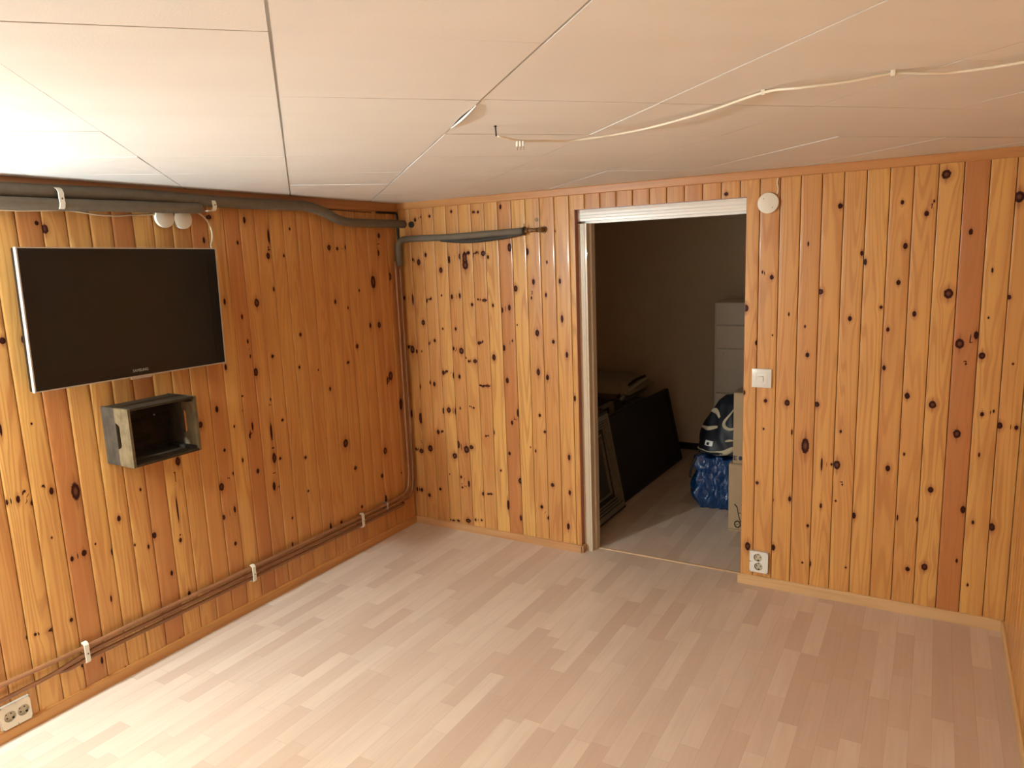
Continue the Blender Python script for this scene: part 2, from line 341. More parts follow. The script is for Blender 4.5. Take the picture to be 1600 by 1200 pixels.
def board_wall(name, seams, toworld, knots, tones, hole=None, extra=90, seed=1, zr=(0.0, H)):
    """vertical tongue-and-groove boards as one wall mesh; u along the wall, z up, n out of the wall"""
    rnd = random.Random(seed)
    V = []; F = []; G = []; K = []; T = []; MI = []; D = []
    nb = len(seams) - 1
    zs = list(np.arange(zr[0], zr[1] - .004, .0125)) + [zr[1]]
    if hole: zs = sorted(set([round(z, 5) for z in zs if abs(z - hole[2]) > .004] + [hole[2]]))
    byb = [[] for _ in range(nb)]
    for (u, v, a, b) in knots:
        u, v, a, b = u / 1000, v / 1000, a / 1000, b / 1000
        for i in range(nb):
            lo, hi = sorted((seams[i], seams[i + 1]))
            if lo <= u < hi: byb[i].append((u, v, max(a * 1.2, .0038), max(b * 1.2, .0048)))
    if extra:
        for _ in range(extra):
            i = rnd.randrange(nb); lo, hi = sorted((seams[i], seams[i + 1]))
            if byb[i] and seed < 10: continue
            r = rnd.choice((.004, .006, .008, .011))
            byb[i].append((rnd.uniform(lo + .01, hi - .01), rnd.uniform(.1, H - .1), r, r * rnd.uniform(1.1, 2.0)))
    for i in range(nb):
        lo, hi = sorted((seams[i], seams[i + 1])); wd = hi - lo
        br = rnd.random(); tone = tones[i] if i < len(tones) and tones[i] is not None else rnd.choice((.2, .3, .35, .45, .5, .6))
        g = .0009
        ed = [(0, -.0045), (.0006, -.0014), (.0014, -.0005), (.0028, -.0001)]
        prof = [(lo + g + a, b) for a, b in ed]
        ncol = 8
        prof += [(lo + g + .0028 + (wd - 2 * g - .0056) * k / ncol, 0.0) for k in range(1, ncol)]
        prof += [(hi - g - a, b) for a, b in ed[::-1]]
        if hole:
            for hx in hole[:2]:
                if prof[0][0] < hx < prof[-1][0]:
                    prof = sorted([p for p in prof if abs(p[0] - hx) > .003] + [(hx, 0.0)])
        tilt = rnd.uniform(-.0004, .0004)
        us = np.array([p[0] for p in prof]); 
        s = np.clip((us - lo) / wd, 0, 1)
        ns = np.array([p[1] for p in prof]) + .0005 * (1 - (2 * s - 1) ** 2) + tilt * (2 * s - 1)
        Z = np.array(zs); U, ZZ = np.meshgrid(us, Z); N = np.tile(ns, (len(Z), 1))
        kx = np.full(U.shape, 99.0); kz = np.full(U.shape, 99.0); kr = np.zeros(U.shape); kdd = np.full(U.shape, 60.0); best = np.full(U.shape, 1e9)
        gx = U.copy()
        for (u, v, a, b) in byb[i]:
            dx = (U - u) / a; dz = (ZZ - v) / b; d = np.hypot(dx, dz)
            m = d < best; best[m] = d[m]; kx[m] = dx[m]; kz[m] = dz[m]; kr[m] = a
            R = a * 1.5 + .003; e = np.exp(-((U - u) / (R * 1.5)) ** 2 - ((ZZ - v) / (b * 1.8 + .012)) ** 2)
            gx = gx - (U - u) * e * .75
        base = len(V)
        kdd = np.minimum(best, 60.0); D += kdd.ravel().tolist()
        for a_, b_, c_ in zip(U.ravel(), ZZ.ravel(), N.ravel()): V.append(toworld(a_, b_, c_))
        G += list(zip(gx.ravel(), ZZ.ravel(), [br] * U.size)); K += list(zip(kx.ravel(), kz.ravel(), kr.ravel())); T += [tone] * U.size
        nc = len(us)
        for r in range(len(Z) - 1):
            for c in range(nc - 1):
                if hole:
                    uc = (us[c] + us[c + 1]) / 2; zc = (Z[r] + Z[r + 1]) / 2
                    if hole[0] < uc < hole[1] and zc < hole[2]: continue
                p = base + r * nc + c
                F.append((p, p + 1, p + nc + 1, p + nc)); MI.append(0)
    # dark backing behind the grooves
    def quad(u0, u1, z0, z1, n=-.0045):
        b0 = len(V)
        for a_, b_ in ((u0, z0), (u1, z0), (u1, z1), (u0, z1)):
            V.append(toworld(a_, b_, n)); G.append((a_, b_, 0)); K.append((99, 99, 0)); T.append(.5); D.append(60.0)
        F.append((b0, b0 + 1, b0 + 2, b0 + 3)); MI.append(1)
    lo, hi = min(seams), max(seams)
    if hole:
        quad(lo, hole[0], zr[0], zr[1]); quad(hole[1], hi, zr[0], zr[1]); quad(hole[0], hole[1], hole[2], zr[1])
    else: quad(lo, hi, zr[0], zr[1])
    me = bpy.data.meshes.new(name); me.from_pydata([tuple(v) for v in V], [], F)
    me.materials.append(MP); me.materials.append(M_dark)
    me.polygons.foreach_set('material_index', MI)
    for nm, typ, dat, comp in (('grain', 'FLOAT_VECTOR', G, 'vector'), ('knot', 'FLOAT_VECTOR', K, 'vector'), ('tone', 'FLOAT', T, 'value'), ('knotdist', 'FLOAT', D, 'value')):
        at = me.attributes.new(nm, typ, 'POINT'); at.data.foreach_set(comp, np.array(dat, dtype=np.float32).ravel())
    me.polygons.foreach_set('use_smooth', [True] * len(F))
    me.update(); me.set_sharp_from_angle(angle=math.radians(50))
    # face the room
    o = bpy.data.objects.new(name, me); COL.objects.link(o); o['kind'] = 'structure'
    return o

# back wall: boards 1..36 from the left corner
sb = [0.0] + [0.0035 + PITCH * k for k in range(1, 36)] + [RX]
tb = [.42, .62, .62, .42, .66, .42, .48, .12, .95, .05, .34, .55, .22, .34, .62, .72, .6, .66, .6, .62, .66, .55, .55,
      .36, .42, .22, .42, .26, .34, .26, .36, .36, .18, 1.0, .12, .28]
board_wall('wall_back', sb, lambda u, z, n: (u, -n, z), KB, tb, hole=(DX0, DX1, DZ), extra=0, seed=3)
# left wall
sl = [0.0, -.022] + [-.105 - .0853 * k for k in range(0, 50)]
sl = [s for s in sl if s > YB + .02] + [YB]
tl = [.6, .7, .7, .65, .6, .5, .62, .5, .55, .6, .5, .52, .6, .6, .95, .22, .88, .6, .5, .18, .85, .35, .22, .25, .95, .08, .1, .45]
board_wall('wall_left', sl, lambda u, z, n: (n, u, z), KL, tl, extra=60, seed=5)
sr = [0.0] + [-.05 - .0854 * k for k in range(0, 50)]
sr = [s for s in sr if s > YB + .02] + [YB]
board_wall('wall_right', sr, lambda u, z, n: (RX - n, u, z), [], [.12, .15], extra=90, seed=11)
bm = bmesh.new(); add_box(bm, (0, YB - .05, 0), (RX, YB, H)); tag(link('wall_rear', bm, plain('white_bounce_wall', (.82, .78, .70), .8, var=.03, nscale=4)), kind='structure')  # unseen rear wall; white chosen to bounce light back into the room

# masonry behind the pine, around the door opening
M_plaster = plain('dull_plaster', (.47, .36, .25), .85, var=.12, nscale=6, bump=.2)
bm = bmesh.new()
for a, b in (((-1.5, .0046, 0), (DX0, .12, H)), ((DX1 + .058, .0046, 0), (3.2, .12, H)), ((DX0, .0046, DZ), (DX1 + .058, .12, H))): add_box(bm, a, b)
tag(link('wall_core', bm, M_plaster), kind='structure')
bm = bmesh.new(); add_box(bm, (DX0, -.0005, .0), (DX0 + .0016, .036, DZ)); add_box(bm, (DX0, -.0005, DZ - .0016), (DX1, .036, DZ)); add_box(bm, (DX1 - .0016, -.0005, 0), (DX1, .036, DZ))
tag(link('trim_1', bm, M_reveal), kind='structure')

# floor (runs on into the storage room)
bm = bmesh.new(); add_box(bm, (-1.5, YB - .05, -.05), (3.3, 2.45, 0)); tag(link('floor', bm, M_floor), kind='structure')

# ceiling of the pine room: square boards laid on the diagonal, open joints
bm = bmesh.new()
vs = [bm.verts.new(p) for p in ((0, YB, H), (0, 0, H), (RX, 0, H), (RX, YB, H))]
bm.faces.new(vs)
def cut(n, c):
    n = Vector((n[0], n[1], 0)).normalized()
    bmesh.ops.bisect_plane(bm, geom=bm.verts[:] + bm.edges[:] + bm.faces[:], plane_co=n * c, plane_no=n, dist=1e-6)
N1 = Vector((.95, 1, 0)).normalized(); N2 = Vector((1.02, -1, 0)).normalized()
G1 = [(-.586 + .4215 * k, .0019 if k not in (0, 1) else .0026) for k in range(-8, 9)]; G2 = [(3.17 + .4215 * k, .0010) for k in range(-9, 10)]
for c, h in G1: cut(N1, c - h); cut(N1, c + h)
for c, h in G2: cut(N2, c - h); cut(N2, c + h)
dead = []
for f in bm.faces:
    c = f.calc_center_median()
    if any(abs(c.dot(N1) - g) < h for g, h in G1) or any(abs(c.dot(N2) - g) < h for g, h in G2): dead.append(f)
bmesh.ops.delete(bm, geom=dead, context='FACES')
# each board sits a hair higher or lower than its neighbour
isl = []; seen = set()
for f in bm.faces: isl.append(f)
rr = random.Random(4)
for f in isl:
    dz = rr.uniform(-.0012, .0006)
    for v in f.verts: v.co.z += dz + rr.uniform(-.0005, .0005)
ext = bmesh.ops.extrude_face_region(bm, geom=bm.faces[:])
for v in [g for g in ext['geom'] if isinstance(g, bmesh.types.BMVert)]: v.co.z = H + .008
add_box(bm, (-.05, YB - .05, H + .008), (RX + .05, .0, H + .03))
bmesh.ops.recalc_face_normals(bm, faces=bm.faces)
tag(link('ceiling', bm, M_ceil), kind='structure')

# a strip of the joint that has sprung open
bm = bmesh.new()
d = Vector((1, -.95, 0)).normalized()
def onjoint(c, s): return N1 * c + d * s
for (s0, s1, w0, dzz) in ((2.42, 2.70, .008, .004),):
    n = 12; prev = None
    for k in range(n + 1):
        s = s0 + (s1 - s0) * k / n; wd = w0 * math.sin(math.pi * k / n)
        p = onjoint(-.165, s) + Vector((0, 0, H - .003 - dzz * math.sin(math.pi * k / n))); q = p + N1 * (.004 + wd * .5)
        cur = [bm.verts.new(p), bm.verts.new(q + Vector((0, 0, .003))), bm.verts.new(q + Vector((0, 0, .006))), bm.verts.new(p + Vector((0, 0, .006)))]
        if prev:
            for a in range(4): bm.faces.new((prev[a], prev[(a + 1) % 4], cur[(a + 1) % 4], cur[a]))
        prev = cur
bmesh.ops.recalc_face_normals(bm, faces=bm.faces); tag(link('trim_5', bm, M_ceil), kind='structure')
bm = bmesh.new(); n = 14; A = []; B = []
for k in range(n + 1):
    s = 2.44 + .24 * k / n; w0 = .0052 * math.sin(math.pi * k / n) ** .8 + .0003
    A.append(onjoint(-.165, s)); B.append(w0)
for k in range(n):
    q = [A[k] - N1 * .0005, A[k + 1] - N1 * .0005, A[k + 1] - N1 * B[k + 1], A[k] - N1 * B[k]]
    lo_ = [bm.verts.new(v + Vector((0, 0, H - .0012))) for v in q]; hi_ = [bm.verts.new(v + Vector((0, 0, H + .0005))) for v in q]
    bm.faces.new(lo_); bm.faces.new(hi_[::-1])
    for a in range(4): bm.faces.new((lo_[a], hi_[a], hi_[(a + 1) % 4], lo_[(a + 1) % 4]))
bmesh.ops.recalc_face_normals(bm, faces=bm.faces); tag(link('trim_6', bm, M_dark), kind='structure')
bm = bmesh.new()
# mouldings under the ceiling
def prism_x(bm, x0, x1, prof):   # prof: list of (out, z), wall y=0, out towards -y
    a = [bm.verts.new((x0, -o, z)) for o, z in prof]; b = [bm.verts.new((x1, -o, z)) for o, z in prof]
    n = len(prof)
    for i in range(n): bm.faces.new((a[i], a[(i + 1) % n], b[(i + 1) % n], b[i]))
    bm.faces.new(a[::-1]); bm.faces.new(b)
def prism_y(bm, y0, y1, prof, x=0.0, sgn=1):
    a = [bm.verts.new((x + sgn * o, y0, z)) for o, z in prof]; b = [bm.verts.new((x + sgn * o, y1, z)) for o, z in prof]
    n = len(prof)
    for i in range(n): bm.faces.new((a[i], a[(i + 1) % n], b[(i + 1) % n], b[i]))
    bm.faces.new(a[::-1]); bm.faces.new(b)
bm.free()
mp = [(-.004, 1.949), (.011, 1.949), (.012, 1.945), (.012, 1.914), (.009, 1.911), (-.004, 1.911)]
mpl = [(-.004, 1.949), (.011, 1.949), (.012, 1.945), (.012, 1.903), (.009, 1.900), (-.004, 1.900)]
bm = bmesh.new(); prism_x(bm, 0, RX, mp); bmesh.ops.recalc_face_normals(bm, faces=bm.faces); tag(link('trim_2', bm, M_mold), kind='structure')
bm = bmesh.new(); prism_y(bm, YB, -.012, mpl); bmesh.ops.recalc_face_normals(bm, faces=bm.faces); tag(link('trim_3', bm, M_mold_l), kind='structure')
bm = bmesh.new(); prism_y(bm, YB, -.012, mp, RX, -1); bmesh.ops.recalc_face_normals(bm, faces=bm.faces); tag(link('trim_4', bm, M_mold_l), kind='structure')
# skirtings
def skirt(h, t=.012): return [(-.004, 0), (t, 0), (t, h - .005), (t - .005, h), (-.004, h)]
bm = bmesh.new(); prism_y(bm, YB, -.0, skirt(.041)); bmesh.ops.recalc_face_normals(bm, faces=bm.faces); tag(link('baseboard_left', bm, M_base_l), kind='structure')
bm = bmesh.new(); prism_x(bm, .012, 1.150, skirt(.041)); 
add_box(bm, (1.1446, -.012, 0), (1.157, .036, .041)); bmesh.ops.recalc_face_normals(bm, faces=bm.faces); tag(link('baseboard_back', bm, trim_wood('tan_pine_trim', (.56, .30, .13), (.47, .22, .085), 0)), kind='structure')
bm = bmesh.new(); prism_x(bm, 1.984, RX - .012, skirt(.049)); bmesh.ops.recalc_face_normals(bm, faces=bm.faces); tag(link('baseboard_back', bm, M_base_b), kind='structure')
bm = bmesh.new(); prism_y(bm, YB, 0, skirt(.045), RX, -1); bmesh.ops.recalc_face_normals(bm, faces=bm.faces); tag(link('baseboard_right', bm, trim_wood('yellow_pine_trim', (.62, .38, .16), (.52, .27, .10), 1)), kind='structure')

# door frame (white, no leaf), threshold strip
door = bpy.data.objects.new('door_1', None); COL.objects.link(door); door.location = (1.57, .06, 0); door['kind'] = 'structure'
def ridge_member(bm, kind):
    # stepped moulding profile: (distance from the outer edge, depth y)
    pr = [(0, .0355), (.010, .0345), (.0125, .0362), (.022, .0362), (.0245, .0345), (.034, .0345), (.037, .0368), (.0465, .0372), (.0465, .075), (.056, .076), (.056, .1195), (0, .1195)]
    if kind == 'head':
        pr = [(o * 1.22, y) for o, y in pr]
        P = [[bm.verts.new((x, y, DZ - .002 - o)) for o, y in pr] for x in (DX0 + .002, DX1 + .056)]
    elif kind == 'left': P = [[bm.verts.new((DX0 + .0016 + o, y, z)) for o, y in pr] for z in (0, DZ - .0705)]
    else: P = [[bm.verts.new((DX1 + .056 - o, y, z)) for o, y in pr] for z in (0, DZ - .0705)]
    n = len(pr); a, b = P
    for i in range(n): bm.faces.new((a[i], a[(i + 1) % n], b[(i + 1) % n], b[i]))
    bm.faces.new(a[::-1]); bm.faces.new(b); bmesh.ops.recalc_face_normals(bm, faces=bm.faces)
M_jamb = plain('shaded_door_jamb', (.62, .49, .34), .35, var=.06, nscale=10, coat=.2)  # frame paint darkened in colour for the shadow of the reveal
for nm, k, mt in (('frame_head', 'head', M_gloss), ('jamb', 'left', M_jamb), ('jamb', 'right', M_jamb)):
    bm = bmesh.new(); ridge_member(bm, k); o = link(nm, bm, mt); rel(door, o)
bm = bmesh.new(); add_box(bm, (DX0 + .058, .088, 0), (DX1 , .104, .006), bev=.002); o = link('threshold_strip', bm, trim_wood('threshold_wood', (.62, .42, .22), (.5, .32, .15), 0)); rel(door, o)

# storage room behind the opening
M_far = plain('beige_store_wall', (.80, .63, .46), .9, var=.05, nscale=3, bump=.2)
bm = bmesh.new(); add_box(bm, (-1.5, 2.30, 0), (3.2, 2.40, H)); tag(link('wall_far', bm, M_far), kind='structure')
bm = bmesh.new(); add_box(bm, (-1.55, .12, 0), (-1.45, 2.30, H)); tag(link('wall_far_left', bm, M_far), kind='structure')
bm = bmesh.new(); add_box(bm, (2.75, .12, 0), (2.85, 2.30, H)); tag(link('wall_far_right', bm, M_far), kind='structure')
bm = bmesh.new(); add_box(bm, (-1.5, .0, H), (3.2, 2.40, H + .03)); tag(link('ceiling', bm, M_far), kind='structure')
bm = bmesh.new(); add_box(bm, (-1.45, 2.286, 0), (2.75, 2.2995, .055)); tag(link('baseboard_far', bm, plain('dark_skirting', (.02, .012, .01), .5)), kind='structure')

# ------------------------------------------------------------ things on the left wall
# television
tv = empty('television', (.012, -1.7425, 1.459), 'black flat screen television with thin champagne bezel, hung on left pine wall', 'television')
TM = Matrix.Translation((.1, -1.7425, 1.459)) @ Matrix.Rotation(.0298, 4, 'Z') @ Matrix.Rotation(.0097, 4, 'Y') @ Matrix.Rotation(-.0119, 4, 'X') @ Matrix(((0, 0, 1, 0), (1, 0, 0, 0), (0, 1, 0, 0), (0, 0, 0, 1)))
# local: x along the wall to the right, y up, z out of the wall
TW, TH = .7954, .492
def ring(bm, w, h, t, z0, z1, mi=0, dip=0.0):
    o = [(-w / 2, -h / 2), (w / 2, -h / 2), (w / 2, h / 2), (-w / 2, h / 2)]; i = [(x - math.copysign(t, x), y - math.copysign(t, y)) for x, y in o]
    vo0 = [bm.verts.new((x, y, z0)) for x, y in o]; vo1 = [bm.verts.new((x, y, z1)) for x, y in o]
    vi0 = [bm.verts.new((x, y, z0)) for x, y in i]; vi1 = [bm.verts.new((x, y, z1)) for x, y in i]
    for k in range(4):
        l = (k + 1) % 4
        for q in ((vo0[k], vo0[l], vo1[l], vo1[k]), (vo1[k], vo1[l], vi1[l], vi1[k]), (vi1[k], vi1[l], vi0[l], vi0[k]), (vi0[k], vi0[l], vo0[l], vo0[k])):
            bm.faces.new(q).material_index = mi
bm = bmesh.new(); add_box(bm, (-TW / 2 + .002, -TH / 2 + .002, -.034), (TW / 2 - .002, TH / 2 - .002, -.002), bev=.004); add_box(bm, (-.30, -.17, -.07), (.30, .17, -.034), bev=.01)
bm.transform(TM); rel(tv, link('housing', bm, M_black))
bm = bmesh.new(); ring(bm, TW, TH, .0045, -.012, .0035)
# the lower rim swells in the middle round the receiver
bm.transform(TM); bmesh.ops.recalc_face_normals(bm, faces=bm.faces); rel(tv, link('bezel', bm, M_silver))
bm = bmesh.new(); ring(bm, TW - .009, TH - .009, .042, -.002, .002); bm.transform(TM); bmesh.ops.recalc_face_normals(bm, faces=bm.faces); ff = rel(tv, link('front_frame', bm, plain('glossy_front_rim', (.010, .009, .008), .2, var=.05)))
bm = bmesh.new(); add_box(bm, (-TW / 2 + .045, -TH / 2 + .045, -.003), (TW / 2 - .045, TH / 2 - .045, .0008)); bm.transform(TM); rel(tv, link('screen', bm, M_scr))
bm = bmesh.new(); add_box(bm, (-.045, -TH / 2 - .009, -.012), (.045, -TH / 2 + .002, .002), bev=.004); bm.transform(TM); rel(tv, link('receiver_lip', bm, M_silver))
def text_mesh(body, size, mat, M, name, ext=.0006, sx=1.0):
    c = bpy.data.curves.new(name, 'FONT'); c.body = body; c.size = size; c.extrude = ext; c.align_x = 'CENTER'; c.align_y = 'CENTER'
    t = bpy.data.objects.new(name, c); COL.objects.link(t)
    me = bpy.data.meshes.new_from_object(t.evaluated_get(bpy.context.evaluated_depsgraph_get()))
    bpy.data.objects.remove(t); o = bpy.data.objects.new(name, me); COL.objects.link(o)
    me.transform(Matrix.Diagonal((sx, 1, 1, 1))); me.transform(M); me.materials.clear(); me.materials.append(mat)
    return o
bpy.context.view_layer.update()
lg = (text_mesh('SAMSUNG', .0155, M_logo, TM @ Matrix.Translation((-.003, -TH / 2 + .0245, .0022)), 'lettering', sx=.92)); lg.parent = ff
bm = bmesh.new(); add_box(bm, (.012, -1.86, 1.36), (.03, -1.62, 1.56), bev=.002); rel(tv, link('wall_bracket', bm, M_blackcable))

# weathered crate fixed to the wall, open side to the room
Y0, Y1, Z0, Z1, DEP, TK = -1.868, -1.578, .883, 1.109, .176, .009
cr = empty('wooden_crate', (.0, (Y0 + Y1) / 2, Z0), 'small grey-brown weathered wooden crate hung open side out below the television', 'crate')
def crate_wood(name, pale, dark, ax):
    m = NT(name); s = m.sep(m.obj()); sc = [70.0] * 3; sc[ax] = 5.0
    n = m.noise(m.comb(*[m.math('MULTIPLY', s[i], sc[i]) for i in range(3)]), 1.0, 4, .65); n2 = m.noise(m.obj(), 22.0, 3, .6)
    f = m.math('ADD', m.math('MULTIPLY', n, .75), m.math('MULTIPLY', m.math('SUBTRACT', n2, .4), .8), clamp=True)
    m.color(m.mix(m.smooth(f, .25, .75), C4(*pale), C4(*dark))); m.rough(.85); m.b.inputs['Specular IOR Level'].default_value = .12; m.bump(n, .4, .0015); return m.m
MC = crate_wood('weathered_crate_shaded', (.052, .034, .018), (.024, .016, .009), 1)  # top and underside darkened in colour, as less light reaches them
MCe = crate_wood('weathered_crate_end_lit', (.17, .115, .058), (.09, .06, .032), 2)  # same wood, lighter tone stands in for lamplight on the ends
MCr = crate_wood('weathered_crate_rear_shaded', (.075, .051, .034), (.04, .028, .019), 2)  # same wood, darker tone stands in for shade beside the wall
MCi = crate_wood('crate_bottom_shaded', (.036, .025, .015), (.018, .013, .009), 1)  # shade inside the crate put into the wood colour
def end_panel(bm, y0, y1, x0, x1, notch):
    """board standing in z, with a handle slot notched out of its edge x0 (low side)"""
    zc = (Z0 + Z1) / 2 + .004; zz = [Z0, zc - .052, zc - .040, zc + .040, zc + .052, Z1]
    pts = [(x0, Z0), (x1, Z0), (x1, Z1), (x0, Z1)]
    if notch: pts += [(x0, zc + .052)] + [(x0 + notch * s, zc + .052 - h) for s, h in ((.35, .003), (.8, .008), (1, .016))] + [(x0 + notch * s, zc - .052 + h) for s, h in ((1, .016), (.8, .008), (.35, .003))] + [(x0, zc - .052)]
    a = [bm.verts.new((x, y0, z)) for x, z in pts]; b = [bm.verts.new((x, y1, z)) for x, z in pts]; n = len(pts)
    for i in range(n): bm.faces.new((a[i], a[(i + 1) % n], b[(i + 1) % n], b[i]))
    bm.faces.new(a[::-1]); bm.faces.new(b); bmesh.ops.recalc_face_normals(bm, faces=bm.faces)
for y0, y1 in ((Y0, Y0 + TK), (Y1 - TK, Y1)):
    bm = bmesh.new(); end_panel(bm, y0, y1, .0015, .088, 0); rel(cr, link('end_board', bm, MCr))
    bm = bmesh.new(); end_panel(bm, y0 - (.0015 if y0 == Y0 else 0), y1 + (.0015 if y0 != Y0 else 0), .0885, DEP, .024); rel(cr, link('end_board', bm, MCe))
for a, b, x0, x1 in ((Z0, Z0 + TK, .01, .088), (Z0, Z0 + TK, .0885, DEP), (Z1 - TK, Z1, .01, .088), (Z1 - TK, Z1, .0885, DEP)):
    bm = bmesh.new(); add_box(bm, (x0, Y0 + TK, a), (x1, Y1 - TK, b), bev=.001); rel(cr, link('side_board', bm, MC))
for k in range(3):
    h = (Z1 - Z0 - .002) / 3; bm = bmesh.new(); add_box(bm, (.0015, Y0 + TK, Z0 + .001 + k * h), (.0095, Y1 - TK, Z0 + (k + 1) * h), bev=.0008); rel(cr, link('bottom_board', bm, MCi))
for (y, z) in ((Y0 + TK + .012, Z0 + TK + .006), (Y1 - TK - .012, Z0 + TK + .006), (Y0 + TK + .012, Z1 - TK - .006), (Y1 - TK - .012, Z1 - TK - .006)):
    bm = bmesh.new(); add_box(bm, (.0095, y - .011, z - .006), (DEP - .012, y + .011, z + .006), bev=.001); rel(cr, link('corner_block', bm, MCi))
for y, z in ((-1.66, 1.035), (-1.79, 1.04)):
    bm = bmesh.new(); add_cyl(bm, (.0095, y, z), (1, 0, 0), .004, .003, 12, .001); rel(cr, link('screw', bm, M_steel))

# insulated pipes under the ceiling
up = smooth_path([(.046, -3.05, 1.899), (.046, -2.6, 1.901), (.046, -2.12, 1.901), (.046, -1.67, 1.906), (.046, -1.276, 1.899), (.046, -1.06, 1.899), (.046, -.86, 1.901), (.046, -.74, 1.898), (.046, -.64, 1.876), (.046, -.55, 1.845), (.046, -.47, 1.831), (.046, -.36, 1.829), (.046, -.2, 1.829), (.046, .0, 1.829)], 10)
o = empty('insulated_pipe', (.046, -1.5, 1.9), 'upper long pipe in grey foam under the ceiling, dropping to the left corner', 'pipe', )
bm = bmesh.new(); add_tube(bm, up, lambda t: .0245 if t < .55 else .0245 - .002 * min(1, (t - .55) * 4), 20, wob=.03); rel(o, link('foam_sleeve', bm, M_foam))
o = empty('insulated_pipe', (.064, -2, 1.86), 'lower grey foam covered pipe above the television, ending in a rounded stub', 'pipe')
lp = smooth_path([(.066, -3.05, 1.853), (.066, -2.5, 1.855), (.066, -2.03, 1.856), (.066, -1.69, 1.861), (.064, -1.5, 1.863), (.062, -1.42, 1.865), (.060, -1.385, 1.866), (.058, -1.365, 1.868)], 10)
bm = bmesh.new(); add_tube(bm, lp, lambda t: .0215 if t < .93 else .0215 * math.sqrt(max(.08, 1 - ((t - .93) / .075) ** 2)), 20, wob=.03); rel(o, link('foam_sleeve', bm, M_foam))
# saddles
def saddle(name, y, zc, xf, hh, label):
    e = empty(name, (.012, y, zc), label, 'pipe clip', 'white pipe clips on the foam covered pipes')
    bm = bmesh.new(); prof = [(.0125, zc - hh), (xf - .012, zc - hh), (xf - .004, zc - hh + .006), (xf, zc - hh + .02), (xf - .003, zc), (xf - .002, zc + hh - .02), (xf - .010, zc + hh - .006), (xf - .024, zc + hh), (.0125, zc + hh)]
    inn = [(.0125, zc - hh + .003), (xf - .014, zc - hh + .003), (xf - .008, zc - hh + .008), (xf - .004, zc - hh + .02), (xf - .007, zc), (xf - .006, zc + hh - .02), (xf - .013, zc + hh - .008), (xf - .026, zc + hh - .003), (.0125, zc + hh - .003)]
    w = .009
    A = [[bm.verts.new((x, yy, z)) for x, z in prof] for yy in (y - w, y + w)]; B = [[bm.verts.new((x, yy, z)) for x, z in inn] for yy in (y - w, y + w)]
    n = len(prof)
    for i in range(n - 1):
        bm.faces.new((A[0][i], A[0][i + 1], A[1][i + 1], A[1][i])); bm.faces.new((B[0][i], B[1][i], B[1][i + 1], B[0][i + 1]))
        for s in (0, 1): bm.faces.new((A[s][i], A[s][i + 1], B[s][i + 1], B[s][i]))
    bmesh.ops.recalc_face_normals(bm, faces=bm.faces); stp = rel(e, link('strap', bm, M_white))
    bm = bmesh.new(); add_cyl(bm, (xf - .0035, y + .001, zc - .002), (1, 0, 0), .0032, .0026, 12, .0005); link('screw', bm, M_brass).parent = stp
    return e
saddle('pipe_clip', -1.95, 1.878, .094, .0375, 'larger white clip strapped over both foam covered pipes above the television')
saddle('pipe_clip', -1.31, 1.884, .078, .026, 'smaller white clip on the upper foam pipe right of the television')
# thin white cables
def cable(name, pts, r, mat, label, cat, n=8, parts=None):
    bm = bmesh.new(); add_tube(bm, smooth_path(pts, n), r, 8); o = link(name, bm, mat); return tag(o, label, cat)
M_cab = plain('old_white_cable', (.60, .46, .30), .45, var=.03)
cable('cable', [(.018, -2.45, 1.845), (.018, -2.11, 1.836), (.018, -2.0, 1.838), (.020, -1.91, 1.842), (.018, -1.85, 1.838), (.018, -1.79, 1.830), (.018, -1.72, 1.828), (.018, -1.66, 1.832), (.018, -1.60, 1.836), (.018, -1.555, 1.838)], .0032, M_cab, 'thin cream cable sagging below the foam pipes towards the two round boxes', 'cable')
cable('cable', [(.020, -1.385, 1.862), (.016, -1.345, 1.848), (.016, -1.31, 1.818), (.016, -1.293, 1.775), (.018, -1.297, 1.738), (.030, -1.315, 1.715), (.050, -1.33, 1.70)], .0036, M_cab, 'thin cream cable hanging from the foam pipe to the television corner', 'cable')
def jbox(p, nrm, r, h, label, screws, group=None, ang=.8):
    e = empty('junction_box', p, label, 'junction box', group); n = Vector(nrm)
    bm = bmesh.new(); add_cyl(bm, p, nrm, r * .97, h * .6, 48); rel(e, auto_smooth(link('box_base', bm, M_white)))
    bm = bmesh.new(); add_cyl(bm, Vector(p) + n * h * .6, nrm, r, h * .4, 48, .0015); lid = rel(e, auto_smooth(link('lid', bm, M_white)))
    side = Vector((1, 0, 0)) if abs(n.x) < .5 else Vector((0, 1, 0))
    if screws:
        for s in (1, -1):
            q = Vector(p) + n * h + side * (s * r * .62 * math.cos(ang)) - Vector((0, 0, 1)) * (s * r * .62 * math.sin(ang))
            bm = bmesh.new(); add_cyl(bm, q, nrm, .0022, .0006, 10); link('screw', bm, M_brass).parent = lid
    return e
jbox((.0125, -1.516, 1.827), (1, 0, 0), .041, .016, 'left of two round cream junction boxes under the foam pipe above the television', False, 'paired round junction boxes over the television')
jbox((.0125, -1.434, 1.823), (1, 0, 0), .041, .016, 'right of two round cream junction boxes under the foam pipe above the television', False, 'paired round junction boxes over the television')
jbox((2.091, -.0008, 1.805), (0, -1, 0), .045, .016, 'round cream junction box alone on the back wall, right of the doorway top', True)
cable('cable', [(2.127, -.006, 1.842), (2.131, -.006, 1.865), (2.126, -.006, 1.888), (2.129, -.005, 1.908), (2.131, -.004, 1.918)], .0028, M_white, 'short white cable from the lone round junction box up to the moulding', 'cable')

